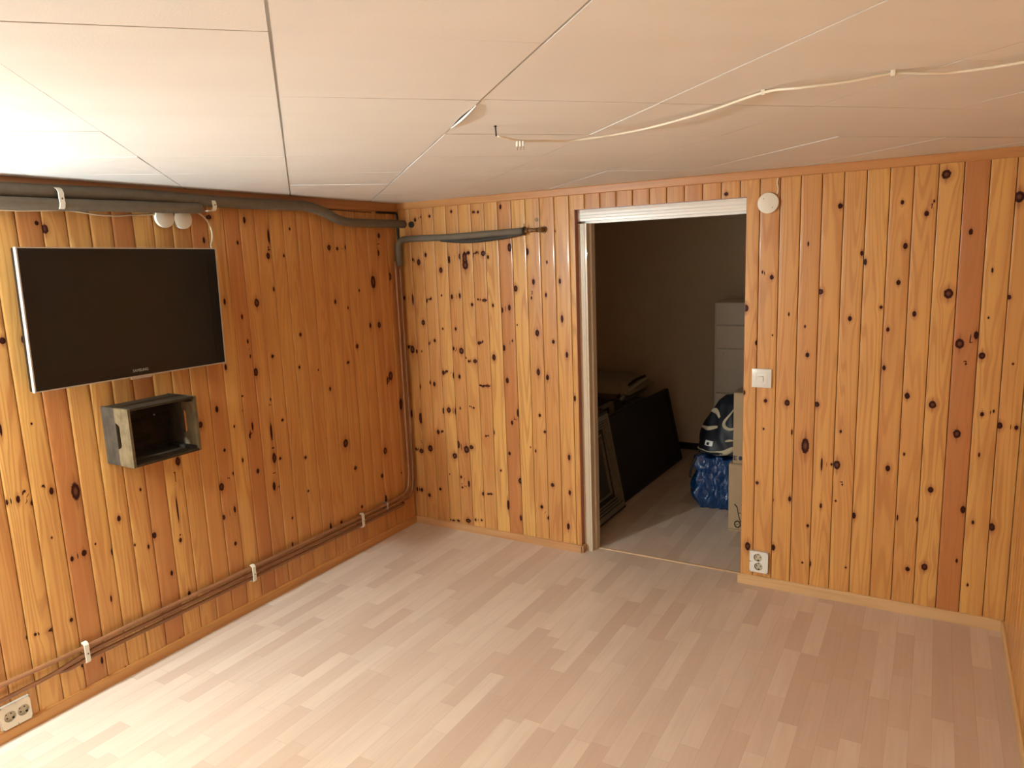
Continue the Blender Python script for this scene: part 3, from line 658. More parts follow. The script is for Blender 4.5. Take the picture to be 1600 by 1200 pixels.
# pipe on the back wall with foam sleeve, brass end
o = empty('insulated_pipe', (.4, -.03, 1.735), 'foam covered pipe across the back wall left of the doorway, bending down into the corner', 'pipe')
bp = round_path([(.868, -.034, 1.748), (.39, -.034, 1.738), (.135, -.034, 1.742), (.032, -.045, 1.740), (.032, -.045, 1.59)], .075, 8)
def dens(P, step=.03):
    out = [P[0]]
    for a, b in zip(P, P[1:]):
        k = max(1, int((b - a).length / step))
        for i in range(1, k + 1): out.append(a.lerp(b, i / k))
    return out
bm = bmesh.new(); add_tube(bm, dens(bp), .0185, 18, wob=.03); rel(o, link('foam_sleeve', bm, M_foam))
bm = bmesh.new(); add_tube(bm, smooth_path([(.86, -.034, 1.738), (.76, -.034, 1.724), (.62, -.034, 1.714), (.52, -.034, 1.711), (.42, -.034, 1.717), (.33, -.034, 1.727)], 8), .0115, 12, wob=.04); rel(o, link('foam_strip', bm, M_foam2))
bm = bmesh.new(); add_tube(bm, [Vector((.86, -.034, 1.748)), Vector((.965, -.034, 1.750))], .0085, 14)
for x, r, h in ((.878, .013, .012), (.90, .0115, .02), (.932, .0125, .014), (.955, .0145, .02)): add_cyl(bm, (x, -.034, 1.749), (1, 0, 0), r, h, 6 if r > .012 else 16, .001)
add_tube(bm, [Vector((.966, -.040, 1.750)), Vector((.966, .0, 1.750))], .0115, 14); add_cyl(bm, (.966, -.0005, 1.750), (0, -1, 0), .019, .006, 24, .001)
rel(o, link('brass_valve', bm, M_brass))
bm = bmesh.new(); add_tube(bm, [Vector((.869, -.034 + .0215 * math.cos(a), 1.748 + .0215 * math.sin(a))) for a in [k * math.pi / 10 for k in range(0, 21)]], .0022, 6); add_tube(bm, [Vector((.869, -.035, 1.768)), Vector((.871, -.037, 1.785))], .002, 6); rel(o, link('wire_tie', bm, M_blackcable))

# copper pipes: down the corner, round the bend, along the left wall
def corner_pipe(xc, yv, zc, xl, ends, mat, label, yend=-.062):
    pts = [(xc, yv, 1.62), (xc, yv, .34), (xc, yv - .02, zc + .01), (xl, -.26, zc)] + ends
    P = round_path(pts, .085, 8); bm = bmesh.new(); add_tube(bm, dens(P, .06), .0082, 12, wob=.01)
    return tag(link('water_pipe', bm, mat), label, 'pipe')
M_cp2 = plain('brown_copper', (.25, .10, .04), .3, .1, var=.2, nscale=15, coat=.3)
M_cp1 = plain('rosy_copper_pipe', (.33, .145, .065), .28, .2, var=.25, nscale=10, coat=.2)
corner_pipe(.022, -.070, .213, .024, [(.024, -1.9, .216), (.024, -2.07, .213), (.024, -2.20, .214), (.024, -2.60, .226)], M_cp1, 'topmost of three brown water pipes along the foot of the left wall')
corner_pipe(.030, -.040, .187, .024, [(.024, -1.9, .190), (.024, -2.06, .190), (.024, -2.18, .168), (.024, -2.60, .160)], M_cp2, 'middle of three brown water pipes along the foot of the left wall')
# the third turns into the wall near the corner
bm = bmesh.new(); add_tube(bm, dens(round_path([(.0, -.12, .162), (.024, -.135, .162), (.024, -.30, .162), (.024, -2.05, .166), (.024, -2.13, .158), (.0, -2.16, .156)], .02), .06), .0082, 12)
tag(link('water_pipe', bm, M_brownpipe), 'lowest of three brown water pipes along the foot of the left wall', 'pipe')
def multiclip(y, zc, label, k=1.0):
    e = empty('pipe_clip', (.012, y, zc), label, 'pipe clip', 'white clips holding the low water pipes')
    bm = bmesh.new(); hh = .041; w = .0085 * k
    pr = [(.0005, zc - hh), (.030, zc - hh), (.037, zc - hh + .008), (.037, zc + hh - .008), (.030, zc + hh), (.018, zc + hh + .002), (.018, zc + hh - .004), (.028, zc + hh - .006), (.032, zc + hh - .012), (.032, zc - hh + .012), (.026, zc - hh + .006), (.0005, zc - hh + .006)]
    A = [[bm.verts.new((x, yy, z)) for x, z in pr] for yy in (y - w, y + w)]; n = len(pr)
    for i in range(n): bm.faces.new((A[0][i], A[0][(i + 1) % n], A[1][(i + 1) % n], A[1][i]))
    bm.faces.new(A[0][::-1]); bm.faces.new(A[1]); bmesh.ops.recalc_face_normals(bm, faces=bm.faces)
    cbd = rel(e, link('clip_body', bm, M_white)); bm = bmesh.new(); add_cyl(bm, (.0368, y + .001, zc - .003), (1, 0, 0), .0030, .0012, 12); link('screw', bm, M_brass).parent = cbd
multiclip(-2.063, .192, 'white clip on the low water pipes, nearest to the wall socket')
multiclip(-1.274, .186, 'middle of the three white clips on the low water pipes, straight right of the crate')
multiclip(-.513, .188, 'white clip on the low water pipes, nearest to the room corner')
bm = bmesh.new(); add_box(bm, (.0005, -.305, .184), (.034, -.290, .226), bev=.001); add_cyl(bm, (.034, -.298, .208), (1, 0, 0), .004, .003, 12, .0006)
tag(link('pipe_bracket', bm, M_steel), 'small steel bracket on the low water pipes close to the corner', 'bracket')
# dark conduit in the top corner
bm = bmesh.new(); add_tube(bm, dens(round_path([(.007, -.19, 1.893), (.007, -.012, 1.893), (.008, -.012, 1.62)], .014, 4), .05), .0062, 8)
tag(link('conduit', bm, M_blackcable), 'thin black conduit bending down in the top left room corner', 'conduit')
bm = bmesh.new(); add_tube(bm, smooth_path([(.003, -.66, 1.897), (.004, -.5, 1.895), (.004, -.4, 1.893), (.003, -.23, 1.891)], 6), .0024, 6)
tag(link('cable', bm, plain('dark_gap_line', (.05, .012, .008), .6)), 'thin dark strand added to draw the gap below the left moulding, above the dropping foam pipe', 'cable')  # dark tube added to draw the gap under the moulding, no real cable
bm = bmesh.new(); add_cyl(bm, (.106, -.0005, 1.823), (0, -1, 0), .0175, .012, 24, .002); add_cyl(bm, (.106, -.0125, 1.823), (0, -1, 0), .010, .004, 18)
tag(auto_smooth(link('pipe_stub', bm, M_blackcable)), 'short dark capped pipe stub in the back wall near the left corner', 'pipe')
bm = bmesh.new(); add_cyl(bm, (.926, -.0008, 1.803), (0, -1, 0), .0105, .002, 20, .0008, mi=0); add_cyl(bm, (.926, -.0026, 1.803), (0, -1, 0), .005, .0015, 14)
tag(link('hole_plug', bm, M_brass), 'small brass coloured screw plug above the brass valve', 'plug')

# switch and sockets
sw = empty('light_switch', (2.078, 0, 1.021), 'square white light switch on the pine right of the doorway', 'light switch')
bm = bmesh.new(); add_box(bm, (2.034, -.0105, .977), (2.122, -.0008, 1.065), bev=.003); swp = rel(sw, auto_smooth(link('plate', bm, M_white2)))
bm = bmesh.new(); ring(bm, .050, .050, .0022, 0, .0012); bm.transform(Matrix.Translation((2.078, -.0105, 1.021)) @ Matrix.Rotation(math.pi / 2, 4, 'X')); bmesh.ops.recalc_face_normals(bm, faces=bm.faces); link('rim', bm, M_white2).parent = swp
bm = bmesh.new(); add_box(bm, (2.062, -.0155, 1.006), (2.086, -.009, 1.031), bev=.0015, M=Matrix.Translation((2.078, -.0105, 1.021)) @ Matrix.Rotation(.10, 4, 'X') @ Matrix.Translation((-2.078, .0105, -1.021))); rel(sw, link('rocker', bm, M_white2))

def socket(center, nrm, w, h, outs, label, mat):
    """double socket; local x right, y up, z out"""
    e = empty('wall_socket', center, label, 'socket')
    z = Vector(nrm); y = Vector((0, 0, 1)); x = y.cross(z)
    M = Matrix.Translation(center) @ Matrix(((x.x, y.x, z.x, 0), (x.y, y.y, z.y, 0), (x.z, y.z, z.z, 0), (0, 0, 0, 1)))
    bm = bmesh.new(); T = .016
    # plate with round wells
    seg = 28; wells = []
    bd = [(-w / 2, -h / 2), (w / 2, -h / 2), (w / 2, h / 2), (-w / 2, h / 2)]
    add_box(bm, (-w / 2, -h / 2, .0008), (w / 2, h / 2, T * .45), bev=.002)
    # face built as quads around each well
    horiz = abs(outs[0][0] - outs[1][0]) > abs(outs[0][1] - outs[1][1])
    cells = []
    if horiz:
        mid = (outs[0][0] + outs[1][0]) / 2; o2 = sorted(outs); cells = [(-w / 2, -h / 2, mid, h / 2, o2[0]), (mid, -h / 2, w / 2, h / 2, o2[1])]
    else:
        mid = (outs[0][1] + outs[1][1]) / 2; o2 = sorted(outs, key=lambda q: q[1]); cells = [(-w / 2, -h / 2, w / 2, mid, o2[0]), (-w / 2, mid, w / 2, h / 2, o2[1])]
    R = .0195
    for (x0, y0, x1, y1, c) in cells:
        inner = []; outer = []; wall = []
        for k in range(seg):
            a = 2 * math.pi * k / seg; dx, dy = math.cos(a), math.sin(a)
            inner.append(bm.verts.new((c[0] + R * dx, c[1] + R * dy, T)))
            tx = ((x1 if dx > 0 else x0) - c[0]) / dx if abs(dx) > 1e-6 else 1e9; ty = ((y1 if dy > 0 else y0) - c[1]) / dy if abs(dy) > 1e-6 else 1e9
            t = min(tx, ty); outer.append(bm.verts.new((c[0] + t * dx, c[1] + t * dy, T))); wall.append(bm.verts.new((c[0] + R * .97 * dx, c[1] + R * .97 * dy, .0075)))
        for k in range(seg):
            l = (k + 1) % seg
            bm.faces.new((outer[k], outer[l], inner[l], inner[k])); f = bm.faces.new((inner[k], inner[l], wall[l], wall[k])); f.material_index = 1
        f = bm.faces.new(wall); f.material_index = 1
    for a, b in ((0, 1), (1, 2), (2, 3), (3, 0)):
        bm.faces.new([bm.verts.new((bd[a][0], bd[a][1], .001)), bm.verts.new((bd[b][0], bd[b][1], .001)), bm.verts.new((bd[b][0], bd[b][1], T)), bm.verts.new((bd[a][0], bd[a][1], T))])
    bmesh.ops.recalc_face_normals(bm, faces=bm.faces); bm.transform(M); rel(e, link('plate', bm, [mat, M_socketin]))
    for c in outs:
        bm = bmesh.new()
        for s in (-1, 1): 
            v = (c[0] + s * .0095, c[1], .0076) if not horiz else (c[0] + s * .0068, c[1] + s * .0068, .0076)
            add_cyl(bm, v, (0, 0, 1), .0026, .0006, 12)
        for s in (-1, 1):
            v = (c[0], c[1] + s * .0165) if not horiz else (c[0] - s * .0117, c[1] + s * .0117)
            add_box(bm, (v[0] - .003, v[1] - .003, .0076), (v[0] + .003, v[1] + .003, .0125))
        bm.transform(M); rel(e, link('contacts', bm, M_hole))
socket((2.084, 0, .1255), (0, -1, 0), .085, .105, [(-.004, .0225), (-.001, -.0225)], 'white double wall socket low on the back wall right of the doorway', M_white2)
socket((0, -2.318, .088), (1, 0, 0), .098, .086, [(-.020, .000), (.024, .000)], 'cream double wall socket low on the left wall under the water pipes', M_white)

# ------------------------------------------------------------ ceiling cable
cc = empty('ceiling_cable', (2.403, -1.69, 1.95), 'white cable sagging along the ceiling between small nailed clips', 'cable')
pts = [(1.742, -1.722, 1.925), (1.752, -1.716, 1.922), (1.777, -1.668, 1.915), (1.816, -1.603, 1.918), (1.875, -1.526, 1.922), (2.053, -1.509, 1.930), (2.244, -1.585, 1.938), (2.403, -1.690, 1.944), (2.484, -1.727, 1.936), (2.58, -1.714, 1.937), (2.654, -1.695, 1.944), (2.715, -1.682, 1.937), (2.769, -1.667, 1.935), (2.871, -1.674, 1.935), (2.97, -1.69, 1.943), (3.05, -1.70, 1.940)]
bm = bmesh.new(); add_tube(bm, smooth_path(pts, 8), .0030, 8); rel(cc, link('cable_sheath', bm, M_white))
for p in ((2.403, -1.690, 1.944), (2.654, -1.695, 1.944), (2.97, -1.69, 1.944)):
    bm = bmesh.new(); add_box(bm, (p[0] - .0045, p[1] - .005, p[2] - .0055), (p[0] + .0045, p[1] + .005, 1.9505), bev=.001); rel(cc, link('clip', bm, M_white))
bm = bmesh.new(); add_tube(bm, [Vector((1.740, -1.728, 1.952)), Vector((1.740, -1.726, 1.924))], .0019, 8); add_cyl(bm, (1.740, -1.728, 1.949), (0, 0, -1), .0038, .002, 10); rel(cc, link('nail', bm, M_blackcable))
tb_ = empty('terminal_block', (1.779, -1.669, 1.905), 'small white terminal block with wire stubs hanging from the ceiling cable', 'terminal block')
bm = bmesh.new()
for k in range(3):
    c = Vector((1.772 + k * .0075, -1.672 + k * .003, 1.900)); add_cyl(bm, c, (0, 0, 1), .0042, .014, 10, .0008)
rel(tb_, link('block', bm, M_white2))
bm = bmesh.new()
for k in range(3):
    c = Vector((1.772 + k * .0075, -1.672 + k * .003, 1.900)); add_tube(bm, [c, c + Vector((.001 * (k - 1), 0, -.009))], .0014, 6)
rel(tb_, link('wire_stub', bm, M_steel))

# ------------------------------------------------------------ storage room contents
# mitred silver frame leaning left, standing on its long side
M_fblack = plain('black_frame_lacquer', (.012, .010, .009), .4)
M_fsil = plain('tarnished_silver_moulding', (.30, .26, .19), .38, .55, var=.35, nscale=90, bump=.3)
def leaning(base0, base1, top_dx, height):
    """frame matrix: x along the floor edge, y up the leaning face, z out of the face (to the right)"""
    b0, b1 = Vector(base0), Vector(base1); x = (b1 - b0); L = x.length; x.normalize()
    y = Vector((top_dx, 0, height)); y = (y - x * y.dot(x)).normalized(); z = x.cross(y)
    if z.x < 0: z = -z
    M = Matrix(((x.x, y.x, z.x, b0.x), (x.y, y.y, z.y, b0.y), (x.z, y.z, z.z, b0.z), (0, 0, 0, 1)))
    return M, L
M1, L1 = leaning((1.068, .19, .004), (1.072, .765, .004), -.120, .624)
H1 = math.hypot(.12, .624)
pf = empty('picture_frame', (1.07, .48, 0), 'silver and black stepped picture frame leaning just inside the doorway', 'picture frame')
def rect_ring(bm, x0, y0, x1, y1, t, z0, z1, mi=0):
    o = [(x0, y0), (x1, y0), (x1, y1), (x0, y1)]; i = [(x0 + t, y0 + t), (x1 - t, y0 + t), (x1 - t, y1 - t), (x0 + t, y1 - t)]
    vo0, vo1, vi0, vi1 = [[bm.verts.new((x, y, z)) for x, y in q] for q, z in ((o, z0), (o, z1), (i, z0), (i, z1))]
    for k in range(4):
        l = (k + 1) % 4
        for q in ((vo0[k], vo0[l], vo1[l], vo1[k]), (vo1[k], vo1[l], vi1[l], vi1[k]), (vi1[k], vi1[l], vi0[l], vi0[k]), (vi0[k], vi0[l], vo0[l], vo0[k])):
            bm.faces.new(q).material_index = mi
steps = [(0, .016, .030, 0), (.016, .030, .036, 1), (.046, .007, .026, 0), (.053, .009, .031, 1), (.062, .007, .021, 0), (.069, .009, .026, 1), (.078, .008, .017, 0), (.086, .010, .021, 1), (.096, .03, .014, 0), (.126, .012, .017, 1)]
bm = bmesh.new()
for (o_, t_, z_, mi_) in steps: rect_ring(bm, o_, o_, L1 - o_, H1 - o_, t_, -.012, z_, mi_)
bm.transform(M1); bmesh.ops.recalc_face_normals(bm, faces=bm.faces); rel(pf, link('frame', bm, [M_fblack, M_fsil]))
bm = bmesh.new(); add_box(bm, (.13, .13, -.004), (L1 - .13, H1 - .13, .004)); bm.transform(M1); rel(pf, link('picture', bm, plain('dim_print', (.05, .045, .04), .3)))
# large dark framed panel behind it
M2, L2 = leaning((1.062, .835, .004), (1.092, 1.985, .004), -.118, .555)
H2 = math.hypot(.118, .555)
pp = empty('framed_panel', (1.08, 1.4, 0), 'large almost black framed panel leaning sideways behind the silver frame', 'panel')
bm = bmesh.new(); rect_ring(bm, 0, 0, L2, H2, .035, -.03, .004); bm.transform(M2); bmesh.ops.recalc_face_normals(bm, faces=bm.faces); rel(pp, link('frame', bm, plain('near_black_wood', (.012, .006, .005), .6)))
bm = bmesh.new(); add_box(bm, (.033, .033, -.02), (L2 - .033, H2 - .033, -.004)); bm.transform(M2); rel(pp, link('panel', bm, plain('dark_brown_panel', (.018, .007, .005), .65)))

# bed against the far left, with a pale duvet bundle and a dark blanket
M_mat = plain('beige_mattress', (.42, .34, .25), .9, var=.1, bump=.2)
bed = empty('bed', (.2, 1.6, 0), 'low bed with beige mattress behind the leaning frames', 'bed')
bm = bmesh.new(); add_box(bm, (-.95, 1.28, .10), (.86, 2.22, .24), bev=.01); rel(bed, link('bed_base', bm, plain('bed_wood', (.16, .11, .07), .6)))
bm = bmesh.new(); add_box(bm, (-.94, 1.29, .24), (.85, 2.21, .44), bev=.04); rel(bed, auto_smooth(link('mattress', bm, M_mat), 50))
for x, y in ((-.90, 1.33), (.80, 1.33), (-.90, 2.16), (.80, 2.16)):
    bm = bmesh.new(); add_box(bm, (x - .025, y - .025, 0), (x + .025, y + .025, .10)); rel(bed, link('leg', bm, plain('bed_leg', (.1, .07, .05), .6)))
def pillow(a, b, n=26, puff=.5, seed=0, amp=.008):
    """puffy closed cushion filling the box a..b"""
    bm = bmesh.new(); bmesh.ops.create_cube(bm, size=2.0); bmesh.ops.subdivide_edges(bm, edges=bm.edges[:], cuts=n, use_grid_fill=True)
    rnd = random.Random(seed); ph = [rnd.uniform(0, 6) for _ in range(8)]
    for v in bm.verts:
        x, y, z = v.co
        f = (1 - abs(x) ** 3.2) ** puff * (1 - abs(y) ** 3.2) ** puff if abs(x) < 1 and abs(y) < 1 else 0
        pz = z * (.10 + .90 * f)
        px = x * (1 - .06 * (1 - abs(y) ** 2) * 0 - .05 * abs(z)); py = y * (1 - .05 * abs(z))
        w_ = amp * (math.sin(9 * x + ph[0] + 3 * y) + math.sin(11 * y + ph[1] - 4 * x) * .7 + math.sin(19 * x + 13 * y + ph[2]) * .4)
        v.co = Vector(((a[0] + b[0]) / 2 + px * (b[0] - a[0]) / 2, (a[1] + b[1]) / 2 + py * (b[1] - a[1]) / 2, (a[2] + b[2]) / 2 + pz * (b[2] - a[2]) / 2 + w_ * f * (1 if z > 0 else .2)))
    for f in bm.faces: f.smooth = True
    return bm
dv = empty('duvet', (.4, 1.9, .44), 'pale beige duvet bundle lying on the bed beside the far wall', 'duvet')
bm = pillow((-.35, 1.62, .455), (.80, 2.20, .67), puff=.28, seed=2, amp=.010); rel(dv, link('duvet_body', bm, plain('pale_duvet', (.50, .40, .28), .9, var=.06, bump=.2)))
bm = bmesh.new(); add_tube(bm, smooth_path([(.715, 1.60, .545), (.735, 1.72, .600), (.765, 1.86, .640), (.800, 1.96, .655)], 6), .010, 8); rel(dv, link('strap', bm, plain('brown_strap', (.06, .022, .012), .6)))
bm = bmesh.new(); add_tube(bm, smooth_path([(.740, 1.59, .525), (.762, 1.72, .580), (.792, 1.85, .618), (.815, 1.95, .640)], 6), .012, 8); rel(dv, link('piping', bm, plain('cream_piping', (.62, .54, .42), .7)))
bm = pillow((.15, 1.30, .458), (.79, 1.585, .545), puff=.3, seed=5, amp=.012)
tag(link('blanket', bm, plain('dark_plum_blanket', (.045, .022, .020), .9, var=.2, bump=.4)), 'dark folded blanket on the bed end behind the frames', 'blanket')
bm = bmesh.new()
a, b = Vector((.80, 1.02, .555)), Vector((.838, 1.40, .560)); add_tube(bm, [a, a.lerp(b, .5), b], .012, 10)
a, b = Vector((.74, 1.05, .585)), Vector((.78, 1.22, .60))
M_slat = plain('worn_stick', (.26, .20, .14), .6, var=.2)
bm.free()
bm = bmesh.new(); add_box(bm, (.80, 1.02, .0), (.83, 1.05, .585), bev=.003); add_box(bm, (.80, 1.02, .565), (.83, 1.25, .588), bev=.003); add_box(bm, (.80, 1.22, .0), (.83, 1.25, .585), bev=.003)
add_box(bm, (.80, 1.05, .25), (.83, 1.22, .27), bev=.003)
tag(link('wooden_trestle', bm, M_slat), 'narrow worn wooden trestle rail between the bed and the leaning frames', 'trestle')

# white drawer cabinet against the far wall
cb = empty('storage_cabinet', (1.66, 2.07, 0), 'tall white storage cabinet with stacked drawer fronts against the far wall', 'cabinet')
M_cab2 = plain('white_cabinet_lacquer', (.84, .72, .60), .45, var=.03, nscale=5)
bm = bmesh.new(); add_box(bm, (1.368, 1.868, 0), (1.968, 2.284, 1.237), bev=.002); rel(cb, link('carcass', bm, M_cab2))
for z0, z1, nm in ((1.078, 1.235, 'drawer'), (.910, 1.070, 'drawer'), (.581, .902, 'door'), (.30, .573, 'door'), (.02, .292, 'door')):
    bm = bmesh.new(); add_box(bm, (1.384, 1.850, z0), (1.966, 1.8675, z1), bev=.0015); fr_ = rel(cb, link(nm, bm, M_cab2))
    if z0 == .581: kdoor = fr_
bm = bmesh.new(); add_cyl(bm, (1.43, 1.8495, .868), (0, -1, 0), .012, .008, 16, .002); link('knob', bm, M_cab2).parent = kdoor

# blue carrier bag, filled
bg = empty('carrier_bag', (1.66, 1.14, 0), 'crumpled shiny blue plastic carrier bag on the storage floor beside the boxes', 'bag')
m = NT('blue_tarpaulin'); nz = m.noise(m.obj(), 16.0, 4, .6, 1.2); vz = m.n('ShaderNodeTexVoronoi', feature='DISTANCE_TO_EDGE'); m.set(vz.inputs['Vector'], m.obj()); vz.inputs['Scale'].default_value = 17.0
m.color(m.mix(nz, C4(.003, .028, .11), C4(.004, .055, .19))); m.rough(.22); m.b.inputs['Coat Weight'].default_value = .5
m.bump(m.math('ADD', nz, m.math('MULTIPLY', vz.outputs['Distance'], 1.1)), .6, .02); M_blue = m.m
bm = bmesh.new(); bmesh.ops.create_cube(bm, size=2.0); bmesh.ops.subdivide_edges(bm, edges=bm.edges[:], cuts=30, use_grid_fill=True)
for v in bm.verts:
    x, y, z = v.co
    r = (abs(x) ** 5 + abs(y) ** 5) ** .2 or 1; k = max(abs(x), abs(y)) / r
    x, y = x * k, y * k
    t = (z + 1) / 2; bulge = .90 + .12 * math.sin(math.pi * min(1, t * 1.15)) - .05 * (1 - t) ** 3
    wob = .010 * math.sin(9 * t + 5 * x) + .009 * math.sin(14 * x + 3 * t) + .006 * math.sin(23 * t - 9 * y + 6 * x)
    zz = t * .335 + (.008 * math.sin(8 * x) * t)
    if t < .12: bulge *= .94 + .5 * t
    v.co = Vector((min(1.768, 1.610 + x * (.150 * bulge) + wob), 1.125 + y * (.185 * bulge) + wob, zz))
for f in bm.faces: f.smooth = True
rel(bg, link('bag_body', bm, M_blue))
for s in (-1, 1):
    bm = bmesh.new(); add_tube(bm, smooth_path([(1.50, .955, .33), (1.475, .935, .26), (1.468, .93, .20)] if s < 0 else [(1.70, 1.315, .33), (1.72, 1.33, .26), (1.72, 1.33, .2)], 6), .008, 8); rel(bg, link('handle', bm, plain('dark_strap', (.01, .012, .02), .5)))

# dark jacket with cream trims stuffed on top of the bag
jk = empty('jacket', (1.66, 1.14, .34), 'black jacket with cream trims heaped on top of the blue bag', 'jacket')
RZ = ([.345, .352, .366, .44, .53, .60, .66, .70, .712], [.16, .20, .215, .20, .165, .135, .10, .055, .0])
CX, CY = 1.685, 1.15
def jr(a, z):
    r = float(np.interp(z, RZ[0], RZ[1])); return max(0, r * (1 + .05 * math.sin(3 * a + 9 * z) + .04 * math.sin(5 * a - 17 * z) + .025 * math.sin(11 * a + 31 * z)))
bm = bmesh.new(); NA, NZ = 64, 50; rings = []
for j in range(NZ + 1):
    z = .346 + (.712 - .346) * (1 - (1 - j / NZ) ** 1.4)
    rings.append([bm.verts.new((min(1.768, CX + jr(2 * math.pi * k / NA, z) * math.cos(2 * math.pi * k / NA)), CY + jr(2 * math.pi * k / NA, z) * math.sin(2 * math.pi * k / NA), z)) for k in range(NA)])
for j in range(NZ):
    for k in range(NA): bm.faces.new((rings[j][k], rings[j][(k + 1) % NA], rings[j + 1][(k + 1) % NA], rings[j + 1][k])).smooth = True
bm.faces.new(rings[0][::-1]); bmesh.ops.remove_doubles(bm, verts=bm.verts[:], dist=1e-4)
rel(jk, link('jacket_cloth', bm, plain('black_nylon', (.008, .009, .014), .55, var=.3, nscale=20, bump=.4)))
M_cream = plain('cream_trim', (.55, .45, .30), .7, var=.1)
def trimband(pts, w0, w1):
    """tapered band lying on the jacket: pts = (angle deg, z)"""
    n = 18; P = smooth_path([(p[0], p[1], 0) for p in pts], 8); bm = bmesh.new(); prev = None; N = len(P)
    for i, p in enumerate(P):
        t = i / (N - 1); wd = (w0 + (w1 - w0) * t) * (math.sin(math.pi * min(1, max(0, .08 + t * .84))) ** .6)
        q = P[min(i + 1, N - 1)] - P[max(i - 1, 0)]; da, dz = math.radians(q.x) * .15, q.y; l = math.hypot(da, dz) or 1
        nx, nz_ = -dz / l, da / l; row = []
        for s, h in ((-1, -.004), (-.9, .006), (.9, .006), (1, -.004)):
            a = math.radians(p.x) + s * wd * nx / .15; z = p.y + s * wd * nz_; r = jr(a, z) + h
            row.append(bm.verts.new((min(1.770, CX + r * math.cos(a)), CY + r * math.sin(a), z)))
        if prev:
            for k in range(3): bm.faces.new((prev[k], prev[k + 1], row[k + 1], row[k])).smooth = True
        prev = row
    bmesh.ops.recalc_face_normals(bm, faces=bm.faces)
    rel(jk, link('trim_band', bm, M_cream))
trimband([(-158, .612), (-145, .614), (-128, .604), (-115, .580)], .016, .012)
trimband([(-165, .500), (-146, .500), (-130, .512), (-112, .528)], .014, .012)
trimband([(-77, .640), (-92, .59), (-99, .559), (-96, .535), (-86, .522), (-74, .53)], .008, .012)
trimband([(-172, .366), (-155, .362), (-135, .362), (-115, .362), (-96, .372), (-81, .40), (-72, .415)], .012, .020)
trimband([(-92, .449), (-86, .453), (-78, .455)], .007, .007)
# small white badge with a dark centre
def patch(a0, z0, wd, hd, h, mat, name):
    bm = bmesh.new(); P = []
    for j in range(7):
        for i in range(7):
            a = math.radians(a0) + (i / 6 - .5) * wd / .2; z = z0 + (j / 6 - .5) * hd; r = jr(a, z) + h
            P.append(bm.verts.new((CX + r * math.cos(a), CY + r * math.sin(a), z)))
    for j in range(6):
        for i in range(6): bm.faces.new((P[j * 7 + i], P[j * 7 + i + 1], P[j * 7 + i + 8], P[j * 7 + i + 7]))
    e = bmesh.ops.extrude_face_region(bm, geom=bm.faces[:])
    for v in [g for g in e['geom'] if isinstance(g, bmesh.types.BMVert)]:
        d_ = Vector((v.co.x - CX, v.co.y - CY, 0)).normalized(); v.co -= d_ * .004
    bmesh.ops.recalc_face_normals(bm, faces=bm.faces)
    rel(jk, link(name, bm, mat))
patch(-122.6, .424, .056, .030, .006, M_white2, 'badge'); patch(-122.8, .422, .018, .015, .0075, M_hole, 'badge_centre')

# two cardboard boxes
M_card = plain('cardboard', (.43, .30, .175), .85, var=.07, nscale=9)
def carton(name, a, b, label):
    e = empty(name, ((a[0] + b[0]) / 2, (a[1] + b[1]) / 2, a[2]), label, 'box', 'cardboard boxes inside the doorway')
    bm = bmesh.new(); add_box(bm, a, (b[0], b[1], b[2] - .004), bev=.003); rel(e, link('carton', bm, M_card))
    for (y0, y1) in ((a[1], (a[1] + b[1]) / 2 - .002), ((a[1] + b[1]) / 2 + .002, b[1])):
        bm = bmesh.new(); add_box(bm, (a[0] + .001, y0 + .001, b[2] - .004), (b[0] - .001, y1, b[2]), bev=.001); rel(e, link('flap', bm, M_card))
    return e
c1 = carton('cardboard_box', (1.775, .655, 0), (2.17, 1.02, .402), 'lower cardboard box with a printed hand truck, right inside the doorway')
c2 = carton('cardboard_box', (1.795, .665, .4025), (2.17, 1.01, .815), 'upper cardboard box standing on the hand truck box')
M_ink = plain('brown_print', (.045, .022, .012), .8); M_bink = plain('blue_print', (.03, .045, .11), .8)
def ink(bm, pts, r): # flat strokes on the front face
    for (x0, z0), (x1, z1) in zip(pts, pts[1:]):
        d_ = Vector((x1 - x0, 0, z1 - z0)); l = d_.length; d_.normalize(); n_ = Vector((-d_.z, 0, d_.x)) * r; a, b = Vector((x0, 0, z0)) - d_ * r * .4, Vector((x1, 0, z1)) + d_ * r * .4
        vs_ = [a - n_, b - n_, b + n_, a + n_]
        f0 = [bm.verts.new(v + Vector((0, -.0012, 0))) for v in vs_]; f1 = [bm.verts.new(v + Vector((0, .0012, 0))) for v in vs_]
        bm.faces.new(f0); bm.faces.new(f1[::-1])
        for k in range(4): bm.faces.new((f0[k], f1[k], f1[(k + 1) % 4], f0[(k + 1) % 4]))
bm = bmesh.new()
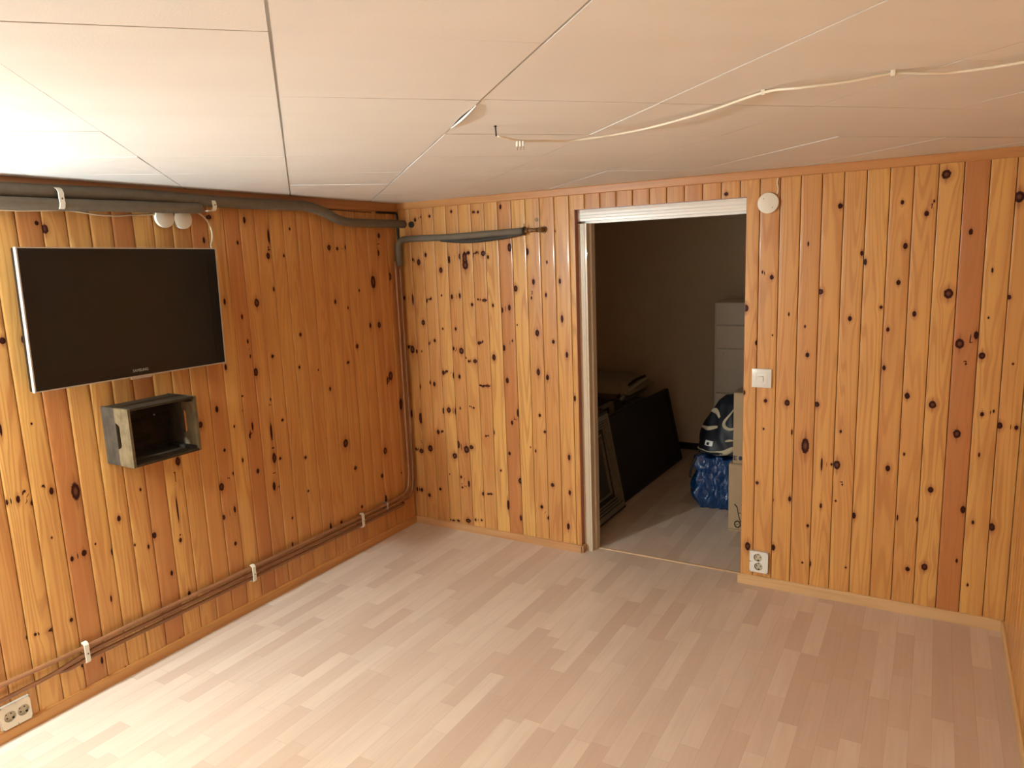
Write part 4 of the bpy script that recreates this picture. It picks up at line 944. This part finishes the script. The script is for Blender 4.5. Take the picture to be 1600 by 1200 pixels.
ink(bm, [(1.812, .162), (1.826, .145)], .0032); ink(bm, [(1.826, .145), (1.834, .100), (1.846, .060)], .0022); ink(bm, [(1.850, .165), (1.862, .150)], .0032)
ink(bm, [(1.862, .150), (1.872, .100), (1.880, .062)], .0022); ink(bm, [(1.836, .112), (1.872, .116)], .0015); ink(bm, [(1.846, .062), (1.866, .055), (1.885, .060)], .004)
ink(bm, [(1.857, .052), (1.859, .022)], .004)
for cx in (1.829, 1.900):
    cpts = [(cx + .016 * math.cos(a), .043 + .019 * math.sin(a)) for a in [k * math.pi / 12 for k in range(25)]]; ink(bm, cpts, .0032)
    ink(bm, [(cx - .006, .040), (cx + .006, .044)], .0014)
ink(bm, [(1.845, .035), (1.884, .035)], .002)
bmesh.ops.recalc_face_normals(bm, faces=bm.faces); o = link('printed_hand_truck', bm, M_ink); o.location = (0, .6545, 0); o.parent = c1; o.location = Vector((0, .6545, 0)) - c1.location
bm = bmesh.new(); ink(bm, [(1.776, .010), (2.16, .010)], .0015); bmesh.ops.recalc_face_normals(bm, faces=bm.faces); o = link('bottom_crease', bm, plain('crease', (.25, .16, .09), .9)); o.parent = c1; o.location = Vector((0, .6545, 0)) - c1.location
bm = bmesh.new()
ink(bm, [(1.802, .447), (1.802, .424)], .0025); ink(bm, [(1.802, .446), (1.818, .446)], .0022); ink(bm, [(1.802, .4355), (1.815, .4355)], .0022); ink(bm, [(1.802, .425), (1.818, .425)], .0022)
cpts = [(1.838 + .007 * math.cos(a), .436 + .0105 * math.sin(a)) for a in [k * math.pi / 8 for k in range(17)]]; ink(bm, cpts, .0022); ink(bm, [(1.838, .440), (1.838, .432)], .004)
ink(bm, [(1.860, .448), (1.860, .424)], .0025); ink(bm, [(1.860, .447), (1.874, .447)], .0022); ink(bm, [(1.860, .436), (1.872, .436)], .0022)
bmesh.ops.recalc_face_normals(bm, faces=bm.faces); o = link('printed_lettering', bm, M_bink); o.parent = c2; o.location = Vector((0, .6645, 0)) - c2.location
